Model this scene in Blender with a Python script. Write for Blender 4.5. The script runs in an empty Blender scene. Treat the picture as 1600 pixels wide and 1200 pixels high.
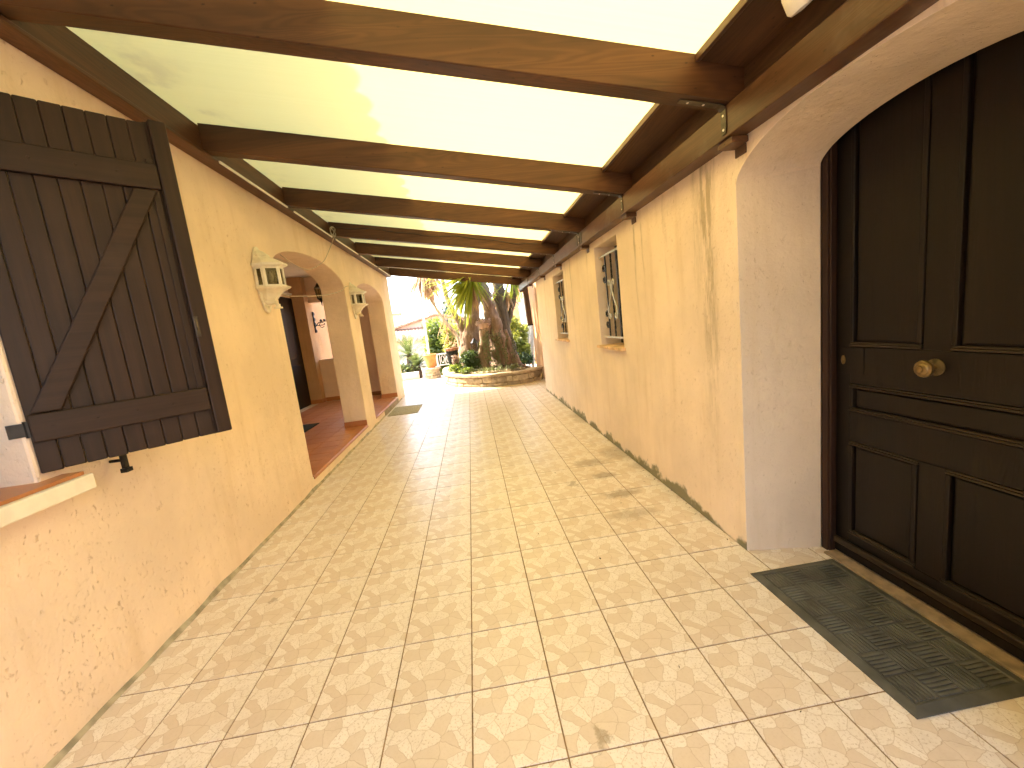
import bpy, bmesh, math, random
from mathutils import Vector, Matrix, noise
from mathutils.geometry import tessellate_polygon
random.seed(7)
sc = bpy.context.scene
C = sc.collection
PI = math.pi

# ------------------------------------------------------------------ camera
CAM = Vector((0.1787, -1.1821, 1.4884))
F_PX, YAW, PITCH, ROLL = 634.995, 0.0879667, -0.147143, -0.1144377
fwd = Vector((math.sin(YAW)*math.cos(PITCH), math.cos(YAW)*math.cos(PITCH), math.sin(PITCH)))
r0 = Vector((math.cos(YAW), -math.sin(YAW), 0)); u0 = r0.cross(fwd)
RT = math.cos(ROLL)*r0 + math.sin(ROLL)*u0
UP = -math.sin(ROLL)*r0 + math.cos(ROLL)*u0
cd = bpy.data.cameras.new('camera'); cam = bpy.data.objects.new('camera', cd); C.objects.link(cam)
cd.sensor_width = 36; cd.lens = F_PX/1600*36; cd.clip_start = 0.02; cd.clip_end = 3000
m = Matrix.Identity(4)
for i in range(3):
    m[i][0], m[i][1], m[i][2], m[i][3] = RT[i], UP[i], -fwd[i], CAM[i]
cam.matrix_world = m
sc.camera = cam

# ------------------------------------------------------------------ light
SUN_EL, SUN_AZ = math.radians(50), math.radians(-60)       # azimuth from +Y, negative = to the left
S = Vector((math.cos(SUN_EL)*math.sin(SUN_AZ), math.cos(SUN_EL)*math.cos(SUN_AZ), math.sin(SUN_EL)))
w = bpy.data.worlds.new('World'); sc.world = w; w.use_nodes = True
nt = w.node_tree; bg = nt.nodes['Background']
sky = nt.nodes.new('ShaderNodeTexSky'); sky.sky_type = 'NISHITA'; sky.sun_disc = False
sky.sun_elevation = SUN_EL; sky.sun_rotation = SUN_AZ
sky.air_density = 1.0; sky.dust_density = 2.5; sky.ozone_density = 1.0
nt.links.new(sky.outputs[0], bg.inputs[0]); bg.inputs[1].default_value = 0.145
sd = bpy.data.lights.new('sun', 'SUN'); sun = bpy.data.objects.new('sun', sd); C.objects.link(sun)
sd.energy = 2.6; sd.angle = math.radians(1.0); sd.color = (1.0, 0.88, 0.66)
sun.rotation_euler = (-S).to_track_quat('-Z', 'Y').to_euler()
sun.location = (-6, 6, 12)
sc.view_settings.view_transform = 'Standard'; sc.view_settings.look = 'None'
sc.view_settings.exposure = 3.42; sc.view_settings.gamma = 1.0; sc.view_settings.use_curve_mapping = False
cy = sc.cycles
cy.use_denoising = True; cy.use_adaptive_sampling = True; cy.adaptive_threshold = 0.03; cy.max_bounces = 8; cy.diffuse_bounces = 5; cy.glossy_bounces = 3
cy.transmission_bounces = 6; cy.transparent_max_bounces = 12; cy.sample_clamp_indirect = 12.0
cy.caustics_reflective = False; cy.caustics_refractive = False

def at(px, py, Y):
    """the point at depth y = Y that the photograph shows at pixel (px, py)"""
    d = fwd + RT*((px-800)/F_PX) + UP*((600-py)/F_PX)
    return CAM + d*((Y-CAM.y)/d.y)

# ------------------------------------------------------------------ materials
class NT:
    def __init__(s, name):
        s.m = bpy.data.materials.new(name); s.m.use_nodes = True
        s.t = s.m.node_tree; s.b = s.t.nodes['Principled BSDF']; s.out = s.t.nodes['Material Output']
    def n(s, kind, **kw):
        nd = s.t.nodes.new(kind)
        for k, v in kw.items(): setattr(nd, k, v)
        return nd
    def l(s, a, b): s.t.links.new(a, b)
    def val(s, x, sock):
        if isinstance(x, (int, float)): sock.default_value = x
        elif isinstance(x, (tuple, list)): sock.default_value = (*x, 1.0)[:len(sock.default_value)] if len(sock.default_value) == 4 else x
        else: s.l(x, sock)
    def math(s, op, a, b=None, c=None, clamp=False):
        nd = s.n('ShaderNodeMath', operation=op, use_clamp=clamp)
        for i, x in enumerate((a, b, c)):
            if x is not None: s.val(x, nd.inputs[i])
        return nd.outputs[0]
    def mix(s, f, a, b, blend='MIX'):
        nd = s.n('ShaderNodeMix', data_type='RGBA', blend_type=blend, clamp_factor=True)
        s.val(f, nd.inputs[0]); s.val(a, nd.inputs[6]); s.val(b, nd.inputs[7])
        return nd.outputs[2]
    def coord(s, kind='Object', scale=(1, 1, 1), loc=(0, 0, 0)):
        tc = s.n('ShaderNodeTexCoord'); mp = s.n('ShaderNodeMapping')
        mp.inputs['Scale'].default_value = scale; mp.inputs['Location'].default_value = loc
        s.l(tc.outputs[kind], mp.inputs[0]); return mp.outputs[0]
    def pos(s, scale=(1, 1, 1), loc=(0, 0, 0)):
        g = s.n('ShaderNodeNewGeometry'); mp = s.n('ShaderNodeMapping')
        mp.inputs['Scale'].default_value = scale; mp.inputs['Location'].default_value = loc
        s.l(g.outputs['Position'], mp.inputs[0]); return mp.outputs[0]
    def noise(s, v, scale=5, detail=3, rough=.5, dist=0, out=0):
        nd = s.n('ShaderNodeTexNoise'); s.l(v, nd.inputs['Vector'])
        nd.inputs['Scale'].default_value = scale; nd.inputs['Detail'].default_value = detail
        nd.inputs['Roughness'].default_value = rough; nd.inputs['Distortion'].default_value = dist
        return nd.outputs[out]
    def ramp(s, f, a, b):
        nd = s.n('ShaderNodeMapRange', clamp=True, interpolation_type='SMOOTHSTEP')
        s.l(f, nd.inputs[0]); nd.inputs[1].default_value = a; nd.inputs[2].default_value = b
        return nd.outputs[0]
    def bump(s, h, strength=.3, dist=.01, prev=None):
        nd = s.n('ShaderNodeBump'); nd.inputs['Strength'].default_value = strength
        nd.inputs['Distance'].default_value = dist; s.l(h, nd.inputs['Height'])
        if prev is not None: s.l(prev, nd.inputs['Normal'])
        return nd.outputs[0]
    def rnd(s):
        return s.n('ShaderNodeObjectInfo').outputs['Random']
    def fin(s, col=None, rough=None, nrm=None, metal=None, spec=None):
        if col is not None: s.val(col, s.b.inputs['Base Color'])
        if rough is not None: s.val(rough, s.b.inputs['Roughness'])
        if nrm is not None: s.l(nrm, s.b.inputs['Normal'])
        if metal is not None: s.b.inputs['Metallic'].default_value = metal
        if spec is not None: s.b.inputs['Specular IOR Level'].default_value = spec
        return s.m

def plain(name, col, rough=.5, metal=0, spec=.5, var=.12, scale=14):
    n = NT(name); p = n.pos()
    f = n.noise(p, scale, 4)
    c = n.mix(n.ramp(f, .3, .7), tuple(x*(1-var) for x in col), tuple(min(1, x*(1+var)) for x in col))
    return n.fin(c, rough, n.bump(n.noise(p, scale*9, 3), .12, .004), metal, spec)

def plaster(name, base, pit, streaks=(), moss=False, pits=1.0):
    n = NT(name); p = n.pos()
    big = n.noise(p, 1.3, 4, .6)
    col = n.mix(n.ramp(big, .3, .72), tuple(x*.90 for x in base), tuple(min(1, x*1.06) for x in base))
    # vertical wash marks
    ps = n.pos(scale=(5, 5, .55))
    wash = n.ramp(n.noise(ps, 1.6, 5, .6), .48, .78)
    col = n.mix(n.math('MULTIPLY', wash, .45), col, tuple(x*y for x, y in zip(base, (.80, .74, .62))))
    # trowel pits: short dark dashes
    pt = n.pos(scale=(1.0, 1.0, .6))
    d1 = n.noise(pt, 46, 5, .66, .5); area = n.ramp(n.noise(p, 2.1, 3), .40, .66)
    pitm = n.math('MULTIPLY', n.ramp(d1, .61, .70), n.math('MULTIPLY_ADD', area, .5, .35))
    d2 = n.ramp(n.noise(n.pos(scale=(1, 1, .6)), 70, 3, .6), .62, .72)
    pitm = n.math('MULTIPLY', n.math('MAXIMUM', pitm, n.math('MULTIPLY', d2, n.math('MULTIPLY', area, .6))), pits)
    col = n.mix(n.math('MULTIPLY', pitm, .6), col, pit)
    sx = n.n('ShaderNodeSeparateXYZ'); g = n.n('ShaderNodeNewGeometry'); n.l(g.outputs['Position'], sx.inputs[0])
    Y, Z = sx.outputs[1], sx.outputs[2]
    wob = n.math('MULTIPLY_ADD', n.noise(n.pos(scale=(1, 1, .7)), 5, 3), .10, -.05)
    yy = n.math('ADD', Y, wob)
    for (y0, wd, ztop, zlow, amt) in streaks:
        a = n.math('ABSOLUTE', n.math('SUBTRACT', yy, y0))
        mk = n.math('SUBTRACT', 1.0, n.ramp(a, wd*.15, wd))
        fz = n.ramp(Z, zlow, ztop)
        br = n.ramp(n.noise(n.pos(scale=(1, 1, .16), loc=(0, y0*3, 0)), 22, 4, .7), .34, .68)
        mk = n.math('MULTIPLY', n.math('MULTIPLY', mk, fz), n.math('MULTIPLY', br, amt), clamp=True)
        col = n.mix(n.math('MULTIPLY', mk, .55), col, (.24, .185, .085))
    if moss:   # green growth along the foot of the wall, in patches
        h = n.math('MULTIPLY_ADD', n.noise(p, 3.2, 4, .7), .40, -.155)
        mk = n.math('SUBTRACT', 1.0, n.ramp(n.math('SUBTRACT', Z, h), -.02, .035))
        col = n.mix(n.math('MULTIPLY', mk, .8), col, (.10, .105, .035))
    hgt = n.math('ADD', n.math('MULTIPLY', n.noise(p, 9, 5, .6), .6), n.math('MULTIPLY', pitm, -.5))
    nr = n.bump(hgt, .6, .028)
    nr = n.bump(n.noise(p, 70, 4, .7), .28, .005, nr)
    return n.fin(col, .9, nr, 0, .2)

STREAKS = [(1.20, .12, 2.3, .1, 1.7), (1.32, .05, 2.3, .9, .7), (2.26, .03, 2.3, .9, 1.2), (2.10, .022, 2.3, 1.2, .9), (4.46, .05, 2.3, .5, 1.1),
           (4.72, .03, 2.3, .9, .8), (6.4, .06, 2.3, .6, .9), (3.66, .03, 2.3, 1.2, .8), (1.72, .04, 2.3, 1.0, .45)]
WALL = (.82, .65, .50)
M_wall = plaster('ochre_plaster', WALL, (.47, .28, .13))
M_wall_r = plaster('stained_ochre_plaster', (.82, .67, .53), (.48, .35, .22), STREAKS, True, .75)
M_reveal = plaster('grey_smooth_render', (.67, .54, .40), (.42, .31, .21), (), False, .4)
M_ceil = plaster('pale_ceiling_paint', (.74, .64, .50), (.5, .4, .3), (), False, .2)
M_cream = plaster('cream_far_wall', (.75, .66, .50), (.5, .4, .3), (), False, .4)
M_far_orange = plaster('weathered_orange_wall', (.30, .125, .038), (.20, .08, .025), ((14.2, .3, 3, 0, .6), (15.6, .35, 3, .3, .8), (17.5, .5, 3, .3, .8)), False, 1.0)

def wood(name, axis, dark, light, rough=.42, fine=1.0, pale_sheen=0):
    n = NT(name)
    sc_ = [7, 7, 7]; sc_[axis] = .55
    p = n.coord('Object', tuple(sc_)); rn = n.rnd()
    off = n.n('ShaderNodeVectorMath', operation='ADD'); n.l(p, off.inputs[0])
    cmb = n.n('ShaderNodeCombineXYZ')
    for i in range(3): n.l(n.math('MULTIPLY', rn, 37.0 + 11*i), cmb.inputs[i])
    n.l(cmb.outputs[0], off.inputs[1]); v = off.outputs[0]
    base = n.noise(v, .9, 4, .6)
    rings = n.noise(v, 1.0, 2, .4, 1.0)
    wv = n.math('FRACT', n.math('MULTIPLY', rings, 15.0))
    line = n.math('SUBTRACT', 1.0, n.ramp(n.math('ABSOLUTE', n.math('SUBTRACT', wv, .5)), .05, .42))
    col = n.mix(n.ramp(base, .28, .75), dark, light)
    col = n.mix(n.math('MULTIPLY', line, .34*fine), col, tuple(x*.45 for x in dark))
    sf = [60, 60, 60]; sf[axis] = 1.6
    fib = n.noise(n.coord('Object', tuple(sf)), 1.2, 3, .7)
    col = n.mix(n.math('MULTIPLY', n.ramp(fib, .5, .8), .3*fine), col, tuple(x*.5 for x in dark))
    # knots
    sk = [3.6, 3.6, 3.6]; sk[axis] = 1.7
    vk = n.n('ShaderNodeTexVoronoi'); o2 = n.n('ShaderNodeVectorMath', operation='ADD')
    n.l(n.coord('Object', tuple(sk)), o2.inputs[0]); n.l(cmb.outputs[0], o2.inputs[1]); n.l(o2.outputs[0], vk.inputs['Vector'])
    kn = n.math('SUBTRACT', 1.0, n.ramp(vk.outputs['Distance'], .02, .10))
    col = n.mix(n.math('MULTIPLY', kn, .75), col, tuple(x*.30 for x in dark))
    if pale_sheen:  # grey patches paint the beam's sky sheen into the wood colour
        sheen_mask = n.ramp(n.noise(n.pos(), 2.6, 4, .65), .5, .72)
        col = n.mix(n.math('MULTIPLY', sheen_mask, pale_sheen), col, (.30, .26, .21))
    h = n.math('ADD', n.math('MULTIPLY', line, .3), n.math('MULTIPLY', fib, .5))
    return n.fin(col, n.math('MULTIPLY_ADD', base, .25, rough-.06), n.bump(h, .12, .004), 0, .32)
M_rafter = wood('varnished_rafter_wood', 0, (.052, .0195, .0075), (.120, .050, .019), .46, .8)
M_beam = wood('varnished_beam_wood', 1, (.075, .032, .014), (.155, .074, .034), .33, .8, .22)
M_deck = wood('dark_deck_board_wood', 1, (.055, .024, .010), (.12, .056, .024), .6)
M_ledge = wood('ledger_wood', 1, (.06, .023, .009), (.145, .06, .024), .4)
M_post = wood('post_wood', 2, (.05, .025, .012), (.12, .065, .03), .6)
M_door = wood('dark_door_wood', 2, (.0050, .0025, .0014), (.0105, .0056, .0030), .46, .8)
M_frame_red = wood('red_brown_frame_wood', 2, (.020, .008, .004), (.048, .019, .009), .5)
M_mould = wood('worn_moulding_wood', 1, (.017, .0105, .006), (.042, .028, .016), .42, .8)
def shutter_mat(name, axis):
    n = NT(name); v = n.coord('Object'); s1 = [24, 24, 24]; s1[axis] = 1.0
    f = n.noise(n.coord('Object', tuple(s1)), 1.5, 4, .65); d = n.noise(v, 3.0, 4, .6)
    col = n.mix(n.ramp(f, .3, .75), (.022, .0105, .0055), (.042, .020, .0105))
    col = n.mix(n.math('MULTIPLY', n.ramp(d, .52, .72), .35), col, (.062, .038, .026))
    br = n.rnd(); col = n.mix(n.math('MULTIPLY', br, .35), col, (.018, .010, .007))
    return n.fin(col, n.math('MULTIPLY_ADD', d, .25, .38), n.bump(f, .22, .004), 0, .22)
M_sh_v = shutter_mat('brown_shutter_paint', 2); M_sh_h = shutter_mat('brown_shutter_paint_rail', 0)

def tile_mat():
    n = NT('crazy_paving_print_tile')
    uv = n.n('ShaderNodeUVMap').outputs[0]
    w1 = n.n('ShaderNodeVectorMath', operation='MULTIPLY_ADD')
    nz = n.noise(uv, 7, 2, .5, 0, 1); n.l(nz, w1.inputs[0]); w1.inputs[1].default_value = (.075,)*3; n.l(uv, w1.inputs[2])
    mp = n.n('ShaderNodeMapping'); mp.inputs['Scale'].default_value = (5.4, 6.3, 1); mp.inputs['Location'].default_value = (3.7, 1.2, 0)
    mp.inputs['Rotation'].default_value = (0, 0, .35)
    n.l(w1.outputs[0], mp.inputs[0]); v = mp.outputs[0]
    vc = n.n('ShaderNodeTexVoronoi', voronoi_dimensions='2D'); n.l(v, vc.inputs['Vector']); vc.inputs['Scale'].default_value = 1.0
    ve = n.n('ShaderNodeTexVoronoi', voronoi_dimensions='2D', feature='DISTANCE_TO_EDGE'); n.l(v, ve.inputs['Vector']); ve.inputs['Scale'].default_value = 1.0
    sp = n.n('ShaderNodeSeparateColor'); n.l(vc.outputs['Color'], sp.inputs[0])
    tone = n.math('GREATER_THAN', sp.outputs[0], .62)
    light = n.mix(sp.outputs[1], (.74, .67, .60), (.80, .74, .68))
    dark = n.mix(sp.outputs[1], (.64, .54, .45), (.69, .60, .51))
    col = n.mix(tone, light, dark)
    ed = n.math('SUBTRACT', 1.0, n.ramp(ve.outputs['Distance'], .008, .035))
    col = n.mix(n.math('MULTIPLY', ed, .45), col, (.36, .25, .15))
    grain = n.noise(uv, 34, 5, .75)
    pits = n.math('MULTIPLY', n.ramp(grain, .53, .63), n.math('SUBTRACT', 1.0, n.math('MULTIPLY', tone, .75)))
    col = n.mix(n.math('MULTIPLY', pits, .55), col, (.34, .235, .135))
    col = n.mix(n.math('MULTIPLY', n.ramp(n.noise(uv, 9, 4, .6), .35, .75), .15), col, (.52, .39, .26))
    # each tile a touch different, and general traffic dirt
    col = n.mix(n.math('MULTIPLY', n.rnd(), .12), col, (.42, .31, .2))
    P = n.pos(); dirt = n.math('MULTIPLY', n.ramp(n.noise(P, .9, 4, .6), .45, .8), n.ramp(n.noise(P, 8, 4, .7), .35, .8))
    col = n.mix(n.math('MULTIPLY', dirt, .30), col, (.30, .215, .13))
    # oily marks by the right hand wall
    wob = n.n('ShaderNodeVectorMath', operation='MULTIPLY_ADD'); n.l(n.noise(P, 9, 4, .7, 0, 1), wob.inputs[0]); wob.inputs[1].default_value = (.22, .22, 0); n.l(P, wob.inputs[2])
    tot = None
    for (x, y, rx, ry, a) in [(.93, 2.24, .05, .09, .9), (1.25, 2.33, .13, .10, .9), (1.25, 1.92, .17, .10, 1.0), (1.22, 1.56, .22, .10, .6), (1.22, 2.72, .22, .12, .7), (1.55, 2.9, .18, .25, .7), (1.68, 2.45, .16, .10, .5), (.46, .03, .03, .05, .9), (.52, -.14, .035, .03, .9), (-1.2, 1.23, .05, .04, .8), (1.62, 4.6, .12, .5, .5)]:
        q = n.n('ShaderNodeMapping'); n.l(wob.outputs[0], q.inputs[0])
        q.inputs['Location'].default_value = (-(x+.11)/rx, -(y+.11)/ry, 0); q.inputs['Scale'].default_value = (1/rx, 1/ry, 0)
        ln = n.n('ShaderNodeVectorMath', operation='LENGTH'); n.l(q.outputs[0], ln.inputs[0])
        k = n.math('MULTIPLY', n.math('SUBTRACT', 1.0, n.ramp(ln.outputs['Value'], .35, 1.1)), a)
        tot = k if tot is None else n.math('MAXIMUM', tot, k)
    col = n.mix(n.math('MULTIPLY', tot, .62), col, (.17, .115, .06))
    rough = n.math('MULTIPLY_ADD', n.noise(P, 3, 3),   .14, .27)
    rough = n.math('ADD', rough, n.math('MULTIPLY', dirt, .25))
    nr = n.bump(n.math('ADD', n.math('MULTIPLY', ed, -.5), n.math('MULTIPLY', grain, .25)), .14, .0022)
    return n.fin(col, rough, nr, 0, .5)
M_tile = tile_mat()
M_grout = plain('brown_grout', (.27, .18, .10), .95, 0, .2, .3, 25)
M_mortar = plain('grey_mortar', (.36, .31, .22), .95, 0, .2, .3, 12)
def terra_mat():
    n = NT('terracotta_tile'); P = n.pos(); r = n.rnd()
    c = n.mix(n.ramp(n.noise(P, 5, 4, .6), .3, .7), (.38, .135, .045), (.48, .19, .07))
    c = n.mix(n.math('MULTIPLY', r, .5), c, (.52, .22, .09))
    return n.fin(c, .36, n.bump(n.noise(P, 60, 3), .1, .003), 0, .5)
M_terra = terra_mat()
M_pot = plain('terracotta_pot', (.62, .23, .07), .6, 0, .3, .2, 9)
M_pot_p = plain('pale_terracotta', (.50, .34, .25), .8)
M_pot_d = plain('dull_terracotta', (.32, .14, .07), .7)
M_pale_joint = plain('pale_joint', (.70, .62, .50), .9)
M_white = plain('white_painted_metal', (.78, .74, .66), .45, 0, .5, .06, 20)
M_white_dirty = plain('aged_white_lacquer', (.74, .67, .54), .5, 0, .45, .10, 12)
M_sill = plain('cream_sill_paint', (.80, .74, .62), .6, 0, .3, .06)
M_iron = plain('black_wrought_iron', (.020, .018, .017), .42, .6, .5, .3, 30)
M_iron_w = plain('grey_white_iron', (.48, .46, .43), .45, .3, .5, .15, 30)
M_brk = plain('dark_bracket_steel', (.075, .06, .045), .40, .7, .5, .3, 30)
M_screw = plain('zinc_screw', (.65, .60, .5), .3, .9)
M_brass = plain('aged_brass', (.25, .17, .075), .38, .9, .5, .35, 40)
M_brass_d = plain('tarnished_brass', (.12, .085, .04), .5, .7, .5, .4, 40)
M_rubber = plain('grey_rubber', (.075, .073, .063), .62, 0, .4, .28, 9)
M_rubber_r = plain('grey_rubber_ribs', (.094, .090, .078), .55, 0, .45, .3, 9)
M_mat_d = plain('dark_doormat', (.035, .038, .036), .95, 0, .1, .4, 40)
M_mat_g = plain('beige_woven_mat', (.36, .33, .24), .95, 0, .1, .3, 60)
M_cable = plain('grey_cable', (.42, .36, .27), .6)
M_cable_d = plain('dark_cable', (.03, .02, .015), .6)
M_hose = plain('pale_hose', (.62, .50, .28), .5)
M_earth = plain('planter_earth', (.085, .055, .032), 1, 0, .1, .5, 12)
M_ground = plain('dry_garden_ground', (.30, .235, .15), 1, 0, .1, .35, 3)
M_stone = []
for k, c in enumerate([(.50, .40, .27), (.42, .33, .22), (.56, .46, .32), (.36, .29, .2)]):
    n = NT('rubble_stone_%d' % k); P = n.pos()
    cc = n.mix(n.ramp(n.noise(P, 8, 5, .65), .35, .7), tuple(x*.72 for x in c), c)
    cc = n.mix(n.math('MULTIPLY', n.ramp(n.noise(P, 24, 4, .7), .52, .7), .6), cc, (.12, .09, .05))
    M_stone.append(n.fin(cc, .92, n.bump(n.noise(P, 30, 5, .7), .5, .012), 0, .2))
M_mortar_d = plain('planter_mortar', (.24, .18, .11), .95, 0, .2, .4, 10)
def bark(name, a, b):
    n = NT(name); v = n.pos(scale=(9, 9, 1.6)); f = n.noise(v, 1.6, 6, .7, .4)
    c = n.mix(n.ramp(f, .35, .68), a, b)
    fine = n.noise(n.pos(scale=(1, 1, .3)), 34, 4, .7)
    c = n.mix(n.math('MULTIPLY', n.ramp(fine, .5, .75), .45), c, tuple(x*.45 for x in a))
    return n.fin(c, .95, n.bump(n.math('ADD', f, n.math('MULTIPLY', fine, .4)), .7, .035), 0, .15)
M_bark = bark('grey_brown_bark', (.18, .12, .078), (.33, .235, .165))
M_bark_d = bark('dark_shaggy_bark', (.075, .055, .035), (.17, .125, .08))
M_bark_p = bark('pale_dry_stem', (.42, .32, .19), (.60, .48, .30))
def leaf(name, a, b, tr, trans=.45):
    n = NT(name); r = n.n('ShaderNodeNewGeometry').outputs['Random Per Island']
    c = n.mix(r, a, b)
    t = n.n('ShaderNodeBsdfTranslucent'); n.l(n.mix(r, tuple(x*.8 for x in tr), tr), t.inputs[0])
    n.fin(c, .45, None, 0, .4)
    mx = n.n('ShaderNodeMixShader'); mx.inputs[0].default_value = trans
    n.l(n.b.outputs[0], mx.inputs[1]); n.l(t.outputs[0], mx.inputs[2]); n.l(mx.outputs[0], n.out.inputs[0])
    return n.m
M_yucca = leaf('yucca_leaf', (.075, .105, .02), (.17, .21, .04), (.48, .52, .05), .6)
M_dry = leaf('dry_leaf', (.32, .19, .10), (.50, .33, .19), (.48, .30, .15), .35)
M_hedge = leaf('hedge_leaf', (.045, .075, .018), (.11, .15, .03), (.26, .33, .05))
M_bush = leaf('dark_bush_leaf', (.022, .04, .014), (.06, .095, .03), (.10, .15, .03), .3)
M_lime = leaf('lime_shrub_leaf', (.10, .12, .02), (.20, .21, .04), (.45, .45, .07))
M_cycad = leaf('cycad_leaf', (.04, .06, .022), (.10, .13, .05), (.22, .27, .07), .35)
M_vine = leaf('pale_vine', (.12, .13, .06), (.20, .21, .10), (.2, .22, .08), .3)
M_pink = leaf('pale_pink_leaf', (.40, .26, .22), (.55, .42, .36), (.4, .3, .25), .3)
M_cypress = leaf('blue_green_leaf', (.05, .075, .06), (.09, .12, .10), (.14, .2, .14), .3)
def sheet_mat():
    n = NT('opal_polycarbonate'); P = n.pos()
    fl = n.noise(n.pos(scale=(.25, 60, 1)), 2.0, 2); st = n.noise(P, 2.6, 4, .6)
    c = n.mix(n.ramp(fl, .3, .7), (.45, .348, .110), (.465, .362, .118))
    c = n.mix(n.math('MULTIPLY', n.ramp(st, .6, .8), .22), c, (.40, .31, .085))
    sx = n.n('ShaderNodeSeparateXYZ'); n.l(P, sx.inputs[0])      # brown damp marks along the ledger
    near = n.math('SUBTRACT', 1.0, n.ramp(sx.outputs[0], -1.6, -1.0))
    c = n.mix(n.math('MULTIPLY', n.math('MULTIPLY', near, n.ramp(n.noise(P, 3.4, 4, .6), .48, .72)), .65), c, (.24, .17, .075))
    t = n.n('ShaderNodeBsdfTranslucent'); n.l(c, t.inputs[0])
    d = n.n('ShaderNodeBsdfDiffuse'); n.l(n.mix(.6, c, (.80, .78, .62)), d.inputs[0])
    mx = n.n('ShaderNodeMixShader'); mx.inputs[0].default_value = .30
    n.l(t.outputs[0], mx.inputs[1]); n.l(d.outputs[0], mx.inputs[2]); n.l(mx.outputs[0], n.out.inputs[0])
    return n.m
M_sheet = sheet_mat()
def glass_mat(name, tint, clear):
    n = NT(name); t = n.n('ShaderNodeBsdfTransparent'); t.inputs[0].default_value = (*tint, 1)
    n.fin((.03, .026, .02), .05, None, 0, .8)
    mx = n.n('ShaderNodeMixShader'); mx.inputs[0].default_value = clear
    n.l(n.b.outputs[0], mx.inputs[1]); n.l(t.outputs[0], mx.inputs[2]); n.l(mx.outputs[0], n.out.inputs[0])
    return n.m
M_glass = glass_mat('lantern_glass', (.85, .83, .75), .8)
M_pane = glass_mat('dark_window_pane', (.2, .2, .2), .04)
def roof_tile_mat():
    n = NT('clay_roof_tile'); P = n.pos(); f = n.noise(P, 7, 4, .7)
    return n.fin(n.mix(n.ramp(f, .3, .7), (.36, .19, .11), (.58, .38, .25)), .9, n.bump(f, .3, .02), 0, .2)
M_roof = roof_tile_mat()

# ------------------------------------------------------------------ mesh helpers
def tag(o, label=None, cat=None, group=None, kind=None):
    if label: o['label'] = label
    if cat: o['category'] = cat
    if group: o['group'] = group
    if kind: o['kind'] = kind
    return o
def thing(name, label, cat, loc=(0, 0, 0), rz=0, group=None):
    o = bpy.data.objects.new(name, None); C.objects.link(o); o.location = loc; o.rotation_euler = (0, 0, rz)
    o.empty_display_size = .1
    return tag(o, label, cat, group)
def link(name, me, mat=None, parent=None, loc=None):
    o = bpy.data.objects.new(name, me); C.objects.link(o)
    if mat is not None and not me.materials: me.materials.append(mat)
    if parent is not None: o.parent = parent
    if loc is not None: o.location = loc
    return o
def obj(name, bm, mat, parent=None, smooth=False, loc=None, bevel=0, sharp=40):
    bmesh.ops.recalc_face_normals(bm, faces=bm.faces[:])
    me = bpy.data.meshes.new(name); bm.to_mesh(me); bm.free()
    if smooth:
        for p in me.polygons: p.use_smooth = True
        try: me.set_sharp_from_angle(angle=math.radians(sharp))
        except Exception: pass
    o = link(name, me, mat, parent, loc)
    if bevel:
        b = o.modifiers.new('bevel', 'BEVEL'); b.width = bevel; b.segments = 2; b.limit_method = 'ANGLE'; b.angle_limit = math.radians(50)
    return o
def box(bm, x0, x1, y0, y1, z0, z1, M=None):
    vs = [bm.verts.new(Vector(c) if M is None else M @ Vector(c)) for c in
          ((x0, y0, z0), (x1, y0, z0), (x1, y1, z0), (x0, y1, z0), (x0, y0, z1), (x1, y0, z1), (x1, y1, z1), (x0, y1, z1))]
    for f in ((0, 3, 2, 1), (4, 5, 6, 7), (0, 1, 5, 4), (1, 2, 6, 5), (2, 3, 7, 6), (3, 0, 4, 7)): bm.faces.new([vs[i] for i in f])
    return vs
def B(name, dims, mat, parent=None, bevel=0, M=None):
    bm = bmesh.new(); box(bm, *dims, M=M); return obj(name, bm, mat, parent, bevel=bevel)
def tube(bm, pts, r, seg=8, caps=True, jit=0.0):
    pts = [Vector(p) for p in pts]; n = len(pts); rs = r if isinstance(r, (list, tuple)) else [r]*n
    prev = None; rings = []
    for i, p in enumerate(pts):
        t = (pts[min(i+1, n-1)]-pts[max(i-1, 0)]).normalized()
        if prev is None:
            a = t.orthogonal().normalized()
        else:
            a = (prev - t*prev.dot(t)).normalized()
        prev = a; b = t.cross(a); ring = []
        for k in range(seg):
            th = 2*PI*k/seg; rr = rs[i]
            q = p + (a*math.cos(th)+b*math.sin(th))*rr
            if jit: q += (q-p)*jit*noise.noise(q*3.1/max(rr, .12)*.25 + Vector((i*.13, 0, 0)))*1.6
            ring.append(bm.verts.new(q))
        rings.append(ring)
    for i in range(n-1):
        for k in range(seg):
            bm.faces.new((rings[i][k], rings[i][(k+1) % seg], rings[i+1][(k+1) % seg], rings[i+1][k]))
    if caps:
        bm.faces.new(rings[0][::-1]); bm.faces.new(rings[-1])
def smooth_path(pts, n=6):
    P = [Vector(p) for p in pts]; out = []
    for i in range(len(P)-1):
        p0, p1, p2, p3 = P[max(i-1, 0)], P[i], P[i+1], P[min(i+2, len(P)-1)]
        for k in range(n):
            t = k/n
            out.append(.5*((2*p1)+(p2-p0)*t+(2*p0-5*p1+4*p2-p3)*t*t+(3*p1-p0-3*p2+p3)*t**3))
    out.append(P[-1]); return out
def lerp_list(v, n):
    out = []
    for i in range(len(v)-1):
        for k in range(n): out.append(v[i]+(v[i+1]-v[i])*k/n)
    out.append(v[-1]); return out
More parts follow.
